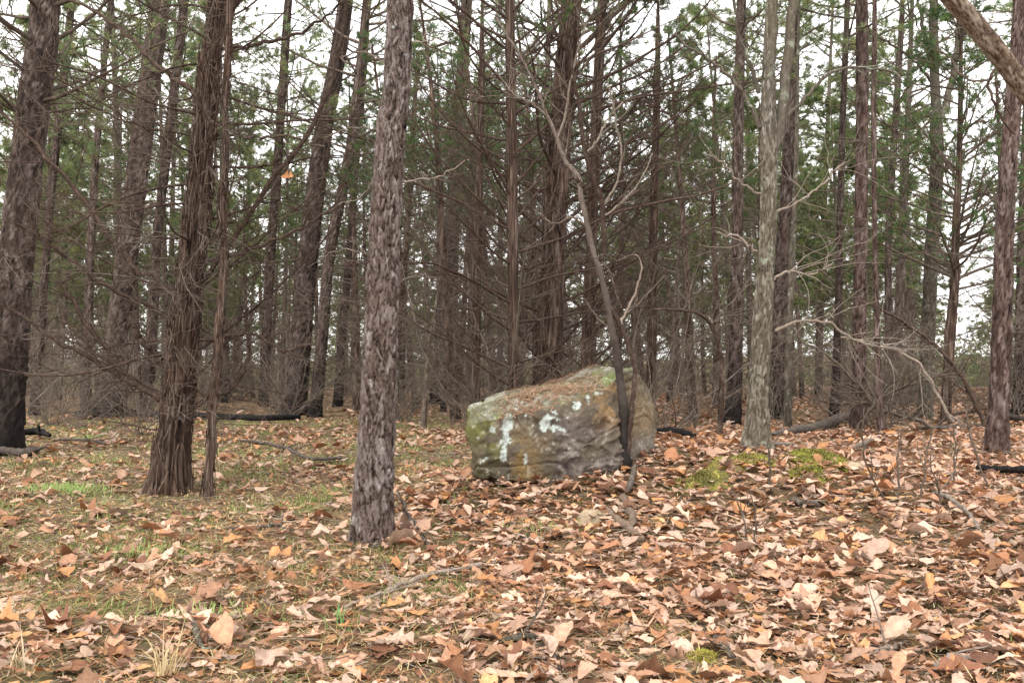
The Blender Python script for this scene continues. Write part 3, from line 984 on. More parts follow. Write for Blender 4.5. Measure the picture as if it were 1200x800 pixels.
def surface_flakes(t, n, z0, z1, ln, wd, seed, mat, name, lift=0.012, free='low', nu=None):
    """loose bark: small strips standing off the trunk"""
    g = np.random.default_rng(seed)
    z = g.uniform(z0, z1, n)
    a = g.uniform(0, 6.283, n)
    c = np.stack([np.interp(z, t['P'][:, 2], t['P'][:, q]) for q in range(3)], -1)
    r = np.interp(z, t['P'][:, 2], t['R']) * (1 + (0.3 * np.exp(-z / 0.22)))
    rad = np.stack([np.cos(a), np.sin(a), 0 * a], -1)
    tg = np.stack([-np.sin(a), np.cos(a), 0 * a], -1)
    L, W = g.uniform(*ln, n), g.uniform(*wd, n)
    tw = g.normal(0, 0.25, n)
    U = norm(np.array([0, 0, 1.0]) + tg * tw[:, None])
    rows = []
    for s in (-0.5, -0.17, 0.17, 0.5):
        out = r + 0.004 + lift * (g.uniform(0.2, 1.6, n) * (0.5 - s if free == 'low' else abs(s) * 1.2) + 0.35)
        wj = W * (0.65 + 0.35 * math.cos(s * 2.6)) * g.uniform(0.7, 1.2, n)
        m = c + rad * out[:, None] + U * (L * s)[:, None]
        rows += [m - tg * (wj / 2)[:, None], m + tg * (wj / 2)[:, None] + rad * (g.uniform(-0.5, 0.8, n) * lift * 0.4)[:, None]]
    V = np.stack(rows, 1)
    inn = V - rad[:, None] * 0.005
    A = np.concatenate([V, inn], 1).reshape(-1, 3)
    b = (np.arange(n) * 16)[:, None]
    mb = MB()
    col = np.repeat(np.repeat(g.uniform(0.1, 0.75, (n, 1)), 3, 1), 16, axis=0)
    fs = [(0, 1, 3, 2), (2, 3, 5, 4), (4, 5, 7, 6), (8, 0, 2, 10), (10, 2, 4, 12), (12, 4, 6, 14), (1, 9, 11, 3), (3, 11, 13, 5), (5, 13, 15, 7), (0, 8, 9, 1), (6, 7, 15, 14)]
    mb.add(A, np.concatenate([b + np.array(f) for f in fs]), 0, col)
    return tag(link(name, mb.mesh(name, mat, smooth=False), t['root']), kind='stuff')

PI2 = 'pine_tree'
# --- the single pine in front
fp = hero(PI2, 'straight pine with pinkish grey plated bark standing alone in front of the boulder', [(438, 640), (438, 570), (445, 420), (451, 270), (459, 150), (470, 0)], [46, 43, 37, 34, 32, 28], 15, 'pine', M['pine_pale'], nu=100, dv=0.014, seed=3, flare=0.26, fine=4.4, cw=0.047, ch=0.10)
surface_flakes(fp, 170, 0.05, 4.4, (0.03, 0.10), (0.010, 0.026), 4, M['pine_pale'], 'bark_flakes', lift=0.004)
hero_crown(fp, 40, 8.0, 2.6, 5)
for pts in ([(443, 152, 2.2), (420, 150, 1.8), (400, 153, 1.2), (380, 162, .9)], [(474, 214, 2.6), (500, 210, 2), (525, 202, 1.6), (545, 188, 1)], [(484, 50, 2.4), (510, 46, 1.6), (528, 38, 1)], [(440, 300, 2.2), (410, 292, 1.6), (385, 296, 1)], [(452, 75, 2), (425, 60, 1.4), (400, 66, 1)], [(440, 210, 2), (420, 232, 1.4), (396, 240, 1)], [(470, 330, 1.8), (492, 322, 1.2), (512, 326, .8)]):
    px_branch(fp, pts, 'twig_pale', twigs=3, tl=(0.06, 0.2), k=5, sub=1)

# --- the shaggy cedar on the left and the thin stem beside it
c1 = hero('cedar_tree', 'shaggy cedar with shredding reddish bark and a flared foot, left of the front pine', [(197, 577), (203, 510), (212, 450), (214, 400), (222, 330), (229, 270), (233, 230), (242, 120), (247, 60), (256, 0)], [46, 37, 35, 34, 32, 30, 29, 25, 24, 22], 12, 'cedar', M['cedar'], nu=76, dv=0.023, seed=8, flare=0.42, fine=5.5)
surface_flakes(c1, 900, 0.1, 5.0, (0.08, 0.30), (0.005, 0.013), 9, M['cedar'], 'bark_strips', lift=0.010)
for pts, tw in (([(226, 180, 11.25), (229, 125, 10.62), (240, 85, 10.00), (252, 55, 10.00), (266, 22, 10.51), (278, -8, 9.80), (300, -60, 7.00)], 4),
                ([(216, 355, 4.83), (250, 315, 6.27), (266, 292, 6.27), (300, 240, 5.79), (330, 196, 5.79), (352, 170, 5.32), (375, 132, 4.83), (396, 65, 3.86), (408, -10, 2.90)], 14),
                ([(206, 478, 9.80), (180, 463, 8.40), (145, 440, 7.00), (122, 405, 6.16), (101, 380, 5.60), (85, 350, 4.76), (66, 330, 4.20)], 12),
                ([(204, 470, 7.00), (186, 465, 7.00), (150, 445, 6.29), (124, 431, 5.60), (95, 415, 5.60), (67, 401, 5.04), (35, 375, 4.48), (0, 352, 4.20), (-40, 330, 3.36)], 14),
                ([(202, 392, 5.60), (195, 371, 5.60), (160, 352, 5.04), (124, 334, 4.91), (85, 305, 4.48), (50, 283, 4.20), (20, 262, 3.36)], 12),
                ([(212, 358, 9.80), (200, 345, 9.09), (180, 320, 7.71), (165, 319, 7.00), (140, 290, 6.44), (124, 270, 5.88), (100, 235, 5.60), (60, 190, 5.04), (20, 150, 4.20), (-15, 112, 3.49)], 14),
                ([(196, 433, 8.40), (180, 414, 7.71), (166, 398, 7.00), (156, 382, 5.60)], 4),
                ([(228, 112, 7.00), (208, 96, 6.29), (180, 72, 5.60), (142, 38, 4.76), (110, 14, 3.64), (80, 0, 2.80)], 8),
                ([(222, 400, 4.91), (250, 398, 4.20), (290, 390, 3.64), (330, 410, 3.08), (366, 404, 2.24)], 9),
                ([(228, 455, 4.76), (248, 466, 4.20), (276, 450, 3.64), (290, 425, 3.08), (296, 400, 2.24)], 7),
                ([(232, 300, 5.60), (260, 302, 5.04), (310, 285, 4.20), (350, 268, 3.64), (400, 240, 2.80)], 10),
                ([(250, 60, 5.04), (290, 54, 4.76), (330, 45, 4.20), (370, 26, 3.36), (400, 5, 2.52)], 6),
                ([(240, 150, 4.20), (280, 160, 3.64), (330, 160, 3.36), (380, 172, 2.52)], 7),
                ([(226, 260, 4.20), (196, 240, 3.64), (160, 242, 3.08), (120, 238, 2.24)], 8)):
    px_branch(c1, pts, 'branch' if pts[0][2] > 4.2 else 'twig', n=22, twigs=tw, tl=(0.25, 1.0), jit=0.012, sub=4)
auto_branches(c1, 34, 0.5, 4.9, 0.9, 2.7, 23, (-0.25, 0.7), 0.02, 0.016, mat='branch', sub=12, az=[2.9, 0.3, 3.4, 5.9, 2.5, 0.0, 3.9], twig_r=0.003, wob=0.10)
hero_dead(c1, 100, 0.6, 4.8, 0.6, 1.7, 21, sub=8, subsub=3, r0=0.007, twig_r=0.0026, elev=(-0.3, 0.6))
hero_dead(c1, 44, 0.6, 4.6, 0.6, 1.5, 24, mat='twig_pale', sub=7, subsub=2, r0=0.005, twig_r=0.0022, elev=(-0.4, 0.5))
hero_crown(c1, 40, 4.6, 1.8, 22, 'cedar')
s1 = hero('cedar_sapling', 'thin cedar stem rising close beside the shaggy cedar', [(244, 584), (244, 555), (248, 520), (248, 490), (251, 455), (257, 420), (256, 385), (259, 350), (263, 300), (261, 240), (265, 180), (264, 120), (268, 60), (269, 0)], [13, 11, 11, 10, 10, 11, 10, 9, 9, 9, 8, 8, 8, 7], 7, 'cedar', M['cedar'], nu=32, dv=0.02, seed=31, flare=0.2, fine=5)
surface_flakes(s1, 240, 0.05, 4.2, (0.05, 0.2), (0.004, 0.010), 34, M['cedar'], 'bark_strips', lift=0.008)
hero_dead(s1, 50, 0.5, 4.5, 0.5, 1.4, 32, sub=7, subsub=3, r0=0.006, twig_r=0.0024, elev=(-0.3, 0.5))
hero_crown(s1, 20, 4.2, 0.9, 33, 'cedar')

# --- pines on the left
EDGE = 'big dark pine at the left edge with a charred foot and live boughs high up'
t1 = hero(PI2, EDGE, [(2, 532), (10, 430), (20, 300), (32, 190), (46, 75), (54, 0)], [40, 38, 37, 36, 35, 33], 16, 'pine', M['pine'], nu=48, dv=0.04, seed=41)
hero_dead(t1, 60, 0.8, 6.2, 0.8, 2.6, 42, elev=(-0.3, 0.4), sub=8, twig_r=0.0045, r0=0.016)
hero_dead(t1, 14, 0.8, 5.0, 0.8, 2.2, 44, elev=(-0.2, 0.5), sub=8, twig_r=0.004, mat='twig_pale')
hero_crown(t1, 150, 4.3, 3.4, 43, per=12)
for lab, px, w, H, cs, nd_, sd in (
        ('thick leaning pine with a wide black scorched foot behind the shaggy cedar', [(128, 489), (137, 400), (150, 290), (168, 150), (178, 75), (187, 0)], [38, 28, 25, 25, 23, 21], 18, 8.5, 24, 51),
        ('leaning pine with a scorched foot, thicker of the pair right of the shaggy cedar', [(344, 486), (352, 400), (362, 290), (380, 150), (394, 75), (405, 0)], [31, 26, 22, 20, 18, 17], 17, 7.0, 24, 52),
        ('slimmer black-footed pine of the pair right of the shaggy cedar', [(369, 489), (377, 400), (386, 300), (402, 220), (414, 150), (430, 0)], [15, 14, 13, 12, 11, 10], 14, 7.5, 22, 53),
        ('pine with a black scorched foot between the front pine and the boulder', [(515, 473), (518, 420), (522, 345), (531, 240), (538, 150), (547, 0)], [22, 20, 18, 17, 15, 12], 17, 9, 30, 54)):
    t = hero(PI2, lab, px, w, H, 'pine', M['pine'], nu=32, dv=0.08, seed=sd, fine=9)
    hero_dead(t, nd_ + 16, 0.6, cs, 0.8, 2.6, sd, twig_r=0.005, elev=(-0.2, 0.4), sub=7, r0=0.018)
    hero_crown(t, 60, cs - 0.8, 3.0, sd + 50, ln=0.2, wd=0.012, tuft=3)
for lab, px, w, Y, H in (
        ('slender pine with a black foot just left of the scorched leaning pine', [(100, 482), (103, 400), (106, 300), (112, 187), (122, 75), (130, 0)], [13, 10, 9, 8, 7, 7], 24, 13),
        ('slim leaning pine second from the left edge behind the big dark pine', [(40, 478), (50, 350), (60, 225), (72, 120), (84, 0)], [12, 10, 9, 9, 8], 26, 14),
        ('slim pine just right of the scorched leaning pine, partly behind the cedar', [(172, 478), (178, 380), (184, 281), (199, 150), (216, 0)], [14, 12, 11, 11, 10], 27, 15),
        ('pale straight pine seen between the cedar and the leaning pair', [(308, 480), (312, 400), (318, 290), (326, 180), (338, 0)], [12, 12, 11, 10, 9], 30, 15),
        ('dark young pine directly left of the front pine', [(396, 478), (402, 380), (410, 290), (418, 180), (428, 60)], [11, 10, 9, 8, 7], 30, 13),
        ('narrow dark pine standing just right of the front pine', [(470, 478), (472, 380), (476, 290), (482, 180), (490, 60)], [8, 8, 7, 6, 5], 33, 12)):
    t = hero(PI2, lab, px, w, H, 'plain', M['pine'], Y=Y, nu=24, dv=0.07, seed=int(px[0][0]) + 7, fine=11)
    hero_dead(t, 40, 0.5, H * 0.6, 0.8, 2.2, int(px[0][0]), twig_r=0.0055, sub=7, r0=0.016)
    hero_crown(t, 44, H * 0.45, 2.2, int(px[0][0]) + 1, ln=0.2, wd=0.014, tuft=3)
sp = hero('bare_sapling', 'small bare sapling between the front pine and the boulder', [(496, 482), (500, 440), (503, 400), (512, 350)], [7, 5, 4, 2], 4.2, 'plain', M['twig'], Y=19, nu=10, dv=0.1, seed=61)
hero_dead(sp, 16, 0.5, 3.8, 0.4, 1.0, 62, r0=0.008, elev=(0.2, 0.7))

# --- the thicket of cedars behind the boulder
m1 = hero('cedar_tree', 'straight slender cedar behind the boulder with bare branches fanning upward', [(601, 468), (601, 400), (601, 300), (600, 200), (599, 100), (597, 0)], [14, 13, 13, 13, 12, 11], 10, 'cedar', M['cedar'], Y=15, nu=32, dv=0.04, seed=71, flare=0.15, fine=8)
auto_branches(m1, 48, 0.6, 7.0, 1.6, 3.6, 72, (0.15, 0.75), 0.04, 0.027, mat='branch', sub=9, wob=0.075, az=[0.2, 2.9, 1.2, 3.6, 5.9, 2.2, 0.7, 4.0], twig_r=0.0035)
hero_dead(m1, 34, 0.5, 6.5, 0.6, 1.9, 73, sub=8, twig_r=0.003)
hero_crown(m1, 30, 5.6, 1.8, 74, 'cedar')
m2 = hero('cedar_tree', 'thick shaggy cedar directly behind the boulder', [(638, 470), (642, 420), (647, 330), (653, 220), (661, 110), (668, 0)], [34, 31, 28, 26, 25, 22], 12, 'cedar', M['cedar'], Y=16, nu=44, dv=0.05, seed=75, flare=0.2, fine=8)
surface_flakes(m2, 500, 0.6, 6.5, (0.12, 0.4), (0.010, 0.022), 76, M['cedar'], 'bark_strips', lift=0.014)
auto_branches(m2, 44, 0.7, 7.0, 1.8, 4.0, 77, (0.2, 0.85), 0.035, 0.033, mat='branch', sub=9, wob=0.075, az=[0.3, 2.8, 5.6, 3.7, 1.0, 2.1, 0.0], twig_r=0.0035)
hero_dead(m2, 44, 0.5, 6.5, 0.6, 2.0, 78, sub=8, twig_r=0.003)
hero_crown(m2, 34, 5.8, 2.0, 79, 'cedar')
m3 = hero('cedar_tree', 'brown cedar trunk between the thick cedar and the burnt sapling', [(684, 468), (688, 400), (694, 250), (702, 75), (705, 0)], [15, 14, 14, 13, 12], 10, 'cedar', M['cedar'], Y=17.5, nu=32, dv=0.05, seed=81, flare=0.15, fine=8)
auto_branches(m3, 40, 0.7, 7.5, 1.8, 4.0, 82, (0.25, 0.85), 0.035, 0.027, mat='branch', sub=9, wob=0.075, az=[0.2, 0.5, 2.7, 5.9, 1.2, 0.0], twig_r=0.0035)
hero_dead(m3, 36, 0.5, 7, 0.7, 2.0, 83, sub=8, twig_r=0.003)
hero_crown(m3, 28, 6.2, 1.8, 84, 'cedar')
for lab, x0, Y, H, sd in (('cedar thicket tree with dense brown twigs, right behind the burnt sapling', 762, 19, 8.5, 86), ('brown twiggy cedar halfway between the front pine and the slender cedar', 556, 20, 9, 87)):
    t = hero('cedar_tree', lab, [(x0, 470), (x0 + 2, 380), (x0 + 4, 250), (x0 + 8, 100)], [13, 12, 10, 8], H, 'cedar', M['cedar'], Y=Y, nu=24, dv=0.08, seed=sd, flare=0.15, fine=8)
    hero_dead(t, 110, 0.4, H * 0.75, 1.0, 3.0, sd, sub=8, lift=0.03, elev=(0.1, 0.8), twig_r=0.0035, r0=0.015)
    hero_crown(t, 40, H * 0.6, 1.6, sd + 5, 'cedar')

# --- burnt sapling standing in front of the boulder
YB = float(ghit(733, 551)[1])
bb = ghit(733, 551)
bs = thing('burnt_sapling', bb, 'forked sapling with a charred black foot and pale upper stem in front of the boulder', 'sapling')


def stem(root, pts, mat, name, k=14, n=60, seed=0, rough=0.12):
    g = np.random.default_rng(seed)
    base = np.array(root['base']) if isinstance(root, dict) else np.array(root.location)
    P, R = px_path(pts, YB, n, 0, base)
    P[1:-1] += g.normal(0, 0.0015, (n - 2, 3))
    R = R * (1 + rough * fbm(np.stack([np.linspace(0, n / 4, n)] * 3, -1), seed, 3))
    mb = MB()
    tubes(mb, P, R, k)
    return link(name, mb.mesh(name, mat), root)


bsd = dict(root=bs, base=bb, Y=YB)
stem(bs, [(735, 558, 15), (731, 520, 12), (731, 480, 11), (726, 440, 9.5), (722, 410, 9), (717, 385, 8.4), (711, 350, 8), (703, 320, 8), (697, 302, 8.5), (694, 290, 7), (688, 262, 6.4), (681, 232, 6.2), (679, 214, 7), (674, 204, 5.4)], M['stem'], 'stem', n=90, seed=2, rough=0.2)
for i, (x, y, w) in enumerate(((697, 303, 9), (680, 213, 8))):
    P, R = px_path([(x + 2, y + 8, w * .6), (x + 1, y + 3, w), (x - 2, y - 2, w * .85), (x - 3, y - 8, w * .55)], YB, 14, 0.006, bb)
    R = R * (1 + 0.2 * rng.uniform(-1, 1, 14))
    mb = MB()
    tubes(mb, P, R, 9)
    for a in range(1):
        q = P[5] + rng.normal(0, 0.01, 3)
        tubes(mb, np.array([q, q + rng.normal(0, 0.035, 3), q + rng.normal(0, 0.05, 3)]), np.array([0.010, 0.007, 0.002]), 6)
    link('knot', mb.mesh('knot', M['branch']), bs)
for pts, mt, tw in (([(735, 530, 7), (740, 484, 6), (744, 440, 5.2), (741, 420, 5), (733, 395, 5), (722, 372, 5.5), (713, 356, 5.5)], 'branch', 2),
                    ([(680, 214, 7), (672, 200, 6.5), (662, 187, 5.4), (652, 160, 4.8), (643, 140, 4.2), (633, 115, 3.6), (625, 94, 3.2), (612, 70, 2.8), (600, 50, 3), (580, 20, 2.2)], 'stem', 20),
                    ([(708, 300, 6.5), (707, 262, 6.5), (705, 235, 6.5), (694, 205, 6), (686, 180, 5.5), (681, 150, 5), (679, 124, 4.6), (672, 90, 4), (668, 55, 3.4), (655, 20, 2.6), (648, -20, 2)], 'branch', 20),
                    ([(700, 306, 6), (706, 300, 6), (708, 290, 5.5)], 'branch', 0),
                    ([(726, 381, 3.4), (735, 362, 3), (743, 347, 2.6), (748, 330, 2.2), (752, 315, 1.8), (749, 303, 1.4), (744, 298, 1)], 'twig_pale', 3),
                    ([(708, 240, 3), (722, 215, 2.6), (728, 190, 2.4), (727, 165, 2.2), (722, 145, 2), (718, 120, 1.8), (712, 95, 1.4)], 'twig_pale', 5),
                    ([(686, 180, 3), (700, 165, 2.8), (712, 140, 2.4), (730, 120, 2)], 'twig_pale', 5),
                    ([(652, 165, 3), (664, 130, 2.8), (668, 100, 2.4), (676, 62, 2), (690, 20, 1.6)], 'twig_pale', 12),
                    ([(640, 135, 3), (622, 120, 2.4), (604, 112, 2), (585, 90, 1.6)], 'twig_pale', 9),
                    ([(697, 300, 3), (714, 318, 2.4), (722, 345, 2), (728, 360, 1.4)], 'twig', 2),
                    ([(690, 268, 3), (670, 255, 2.4), (650, 262, 1.8), (630, 250, 1.4)], 'twig', 4),
                    ([(706, 255, 2.4), (725, 240, 2), (748, 215, 1.6), (765, 180, 1.2)], 'twig_pale', 5),
                    ([(716, 385, 2.6), (700, 372, 2), (684, 350, 1.6)], 'twig', 2)):
    px_branch(bsd, pts, mt, n=24, twigs=tw, tl=(0.12, 0.55), k=8, jit=0.004)

# --- right-hand trees
oak = hero('oak_tree', 'forked oak with pale grey lichened bark, right of the boulder', [(886, 529), (888, 470), (892, 400), (898, 300), (901, 240), (901, 165)], [32, 23, 22, 19.5, 18.5, 19], 4.2, 'oak', M['oak'], nu=60, dv=0.024, seed=91, flare=0.28, fine=5)
for pts, tw in (([(900, 185, 17), (900, 150, 16), (902, 90, 15), (905, 40, 14), (907, 0, 13), (910, -60, 12), (916, -140, 9), (920, -230, 5)], 10),
                ([(904, 185, 12), (911, 158, 13), (917, 120, 12.5), (922, 70, 12), (929, 10, 11), (934, -60, 10), (945, -150, 7), (950, -230, 4)], 10),
                ([(891, 150, 6), (880, 125, 5), (862, 98, 4.4), (838, 75, 4), (815, 60, 3.4), (790, 40, 2.6)], 8),
                ([(889, 110, 5), (884, 90, 5), (872, 60, 4.4), (862, 20, 4), (858, -20, 3)], 6),
                ([(912, 140, 5), (935, 125, 4.4), (960, 95, 4), (985, 80, 3.6), (1020, 80, 3.2), (1050, 86, 2.4), (1056, 96, 1.6)], 8),
                ([(893, 300, 4), (880, 290, 3.6), (866, 277, 3), (850, 276, 2), (838, 270, 1.4)], 5),
                ([(908, 388, 4), (930, 378, 3.6), (965, 377, 3.4), (985, 388, 3), (1010, 401, 2.8), (1045, 408, 2.4), (1062, 412, 2)], 12),
                ([(900, 330, 3.4), (925, 318, 3), (950, 322, 2.4), (975, 310, 1.6)], 9),
                ([(904, 250, 3), (930, 240, 2.6), (965, 215, 2.2), (990, 190, 1.6)], 9),
                ([(892, 230, 3), (870, 215, 2.6), (846, 190, 2.2), (825, 180, 1.6)], 9)):
    px_branch(oak, pts, 'oak' if pts[0][2] > 4.6 else 'twig_pale', n=26, twigs=tw, tl=(0.2, 0.8), k=9, jit=0.008)
for lab, px, w, H, cs, mat, sd, Y in (
        ('dark red barked pine just left of the pale forked oak', [(858, 498), (862, 420), (864, 300), (865, 150), (869, 0)], [19, 15, 13, 12, 11], 14, 7, 'pine', 101, None),
        ('pine with a scorched dark trunk right behind the pale forked oak', [(911, 490), (914, 400), (918, 300), (925, 170), (931, 0)], [21, 18, 16, 15, 14], 15, 8, 'pine', 102, None),
        ('slim straight pine midway between the forked oak and the two-stemmed pine', [(977, 493), (981, 400), (984, 270), (988, 130), (993, 0)], [11, 9, 8, 7, 6], 13, 8, 'pine', 103, None),
        ('straight pine with smooth dark trunk, thicker of the twin pair right of centre', [(1006, 506), (1007, 400), (1009, 270), (1010, 130), (1010, 0)], [18, 16, 15, 14, 13], 15, 8, 'pine_red', 104, None),
        ('thin companion pine touching the right side of the straight twin pine', [(1032, 511), (1028, 400), (1025, 270), (1024, 130), (1025, 0)], [8, 7, 6, 6, 5], 11, 7, 'pine_red', 105, None),
        ('slim brown pine behind the brush pile', [(1040, 484), (1041, 380), (1042, 270), (1050, 130), (1056, 40)], [10, 9, 8, 7, 6], 12, 7, 'pine', 106, 26.0),
        ('pine with a dark red plated trunk nearest the right edge', [(1168, 531), (1172, 450), (1175, 350), (1179, 230), (1188, 110), (1196, 0)], [26, 22, 21, 19, 17, 16], 15, 7, 'pine_red', 107, None),
        ('thick pine with a black scorched foot half cut by the right edge', [(1201, 480), (1203, 400), (1205, 300), (1210, 150), (1216, 0)], [28, 26, 24, 22, 20], 18, 9, 'pine', 108, 24.0)):
    t = hero(PI2, lab, px, w, H, 'pine', M[mat], Y=Y, nu=48 if sd == 107 else 30, dv=0.04 if sd == 107 else 0.07, seed=sd, fine=8, flare=0.2)
    hero_dead(t, 30, 1.0, cs, 0.6, 1.8, sd, twig_r=0.0035, sub=5, elev=(-0.2, 0.4))
    hero_crown(t, 50, cs - 0.6, 2.4, sd + 50, ln=0.18, wd=0.011, tuft=3)
f8 = hero('oak_tree', 'forked grey barked tree behind the brush pile on the right', [(1084, 492), (1087, 400), (1092, 290), (1098, 200), (1097, 130)], [17, 16, 15, 15, 14], 6.2, 'oak', M['oak'], nu=40, dv=0.05, seed=111, flare=0.2, fine=8)
for pts in ([(1097, 140, 12), (1095, 80, 11), (1094, 0, 10), (1092, -120, 7), (1090, -260, 3)], [(1100, 145, 9), (1112, 110, 8), (1120, 65, 7.5), (1126, 0, 6), (1135, -120, 3)], [(1096, 110, 6), (1088, 60, 5), (1080, 20, 4.4), (1074, -20, 3)], [(1094, 100, 4), (1070, 70, 3.4), (1040, 50, 2.6), (1020, 40, 1.6)], [(1103, 180, 3.4), (1130, 150, 3), (1160, 140, 2)]):
    px_branch(f8, pts, 'oak' if pts[0][2] > 4 else 'twig', n=22, twigs=9, tl=(0.4, 1.3), k=7, jit=0.015)
hero_dead(f8, 34, 1.5, 5.8, 0.6, 2.0, 112, twig_r=0.004)
th = hero('bare_sapling', 'thin grey green stem standing between the forked oak and the scorched pine', [(923, 500), (924, 420), (927, 320), (932, 220)], [10, 9, 8, 6], 8, 'plain', M['oak'], Y=17.5, nu=16, dv=0.06, seed=113, flare=0.1)
hero_dead(th, 24, 1.0, 7, 0.5, 1.3, 114, twig_r=0.003, r0=0.008)
cd = hero('cedar_tree', 'dark green cedar with a curved trunk near the right edge', [(1108, 478), (1113, 400), (1118, 340), (1120, 270), (1124, 190)], [13, 12, 11, 9, 7], 8.5, 'cedar', M['cedar'], Y=19, nu=24, dv=0.06, seed=115, flare=0.1)
hero_dead(cd, 40, 0.6, 4.0, 0.8, 2.0, 116, twig_r=0.0035)
hero_crown(cd, 190, 2.6, 2.6, 117, 'cedar', wd=0.013)
bent = hero('bare_sapling', 'bent dark sapling arching over toward the boulder', [(843, 478), (846, 440), (842, 405), (832, 378), (815, 366), (790, 363), (765, 362)], [7, 6, 5.5, 5, 4, 3, 2], 0.1, 'plain', M['branch'], Y=14.5, nu=12, dv=0.05, seed=118, flare=0.1)
hero_dead(bent, 14, 0.6, 1.9, 0.4, 1.2, 119, twig_r=0.003, r0=0.006)

# --- near oak just outside the frame: its pale limb crosses the top right corner
ob = np.array([3.55, 5.6, float(gz(3.55, 5.6))])
near = thing('oak_tree', ob, 'near oak whose thick pale limb crosses the top right corner', 'tree')
me, _ = trunk_mesh(np.array([[0, 0, 0], [0.02, 0.02, 1.4], [0.03, 0, 2.6], [0.1, 0.1, 5.5], [0.15, 0.3, 9]]), np.array([0.13, 0.11, 0.10, 0.07, 0.02]), 'oak', M['limb'], nu=24, dv=0.08, seed=121, flare=0.3)
link('trunk', me, near)
q = np.array([[*(ob + [0, 0, 1.95]), 0.062], [*at(1240, 150, 5.5), 0.058], [*at(1200, 104, 5.4), 0.056], [*at(1175, 70, 5.35), 0.055], [*at(1150, 38, 5.3), 0.054], [*at(1122, 6, 5.25), 0.05], [*at(1090, -26, 5.2), 0.04], [*at(1040, -60, 5.2), 0.02]])
me, _ = trunk_mesh(q[:, :3] - ob, q[:, 3], 'oak', M['limb'], nu=40, dv=0.018, seed=122, flare=0.0, name='branch')
link('branch', me, near)
nd_d = dict(root=near, base=ob, Y=5.35)
for pts, w in (([(1165, 82, 3), (1158, 98, 3.6), (1161, 112, 3), (1170, 130, 3.4), (1178, 146, 2.6), (1190, 158, 1.6)], 'branch'), ([(1170, 95, 2), (1170, 120, 2), (1165, 140, 2)], 'branch'), ([(1158, 94, 3), (1140, 95, 2.6), (1122, 84, 2.2), (1112, 66, 1.8), (1095, 58, 1.4)], 'twig')):
    px_branch(nd_d, pts, w, n=18, twigs=2, tl=(0.05, 0.2), k=7, jit=0.003, Y=5.3)

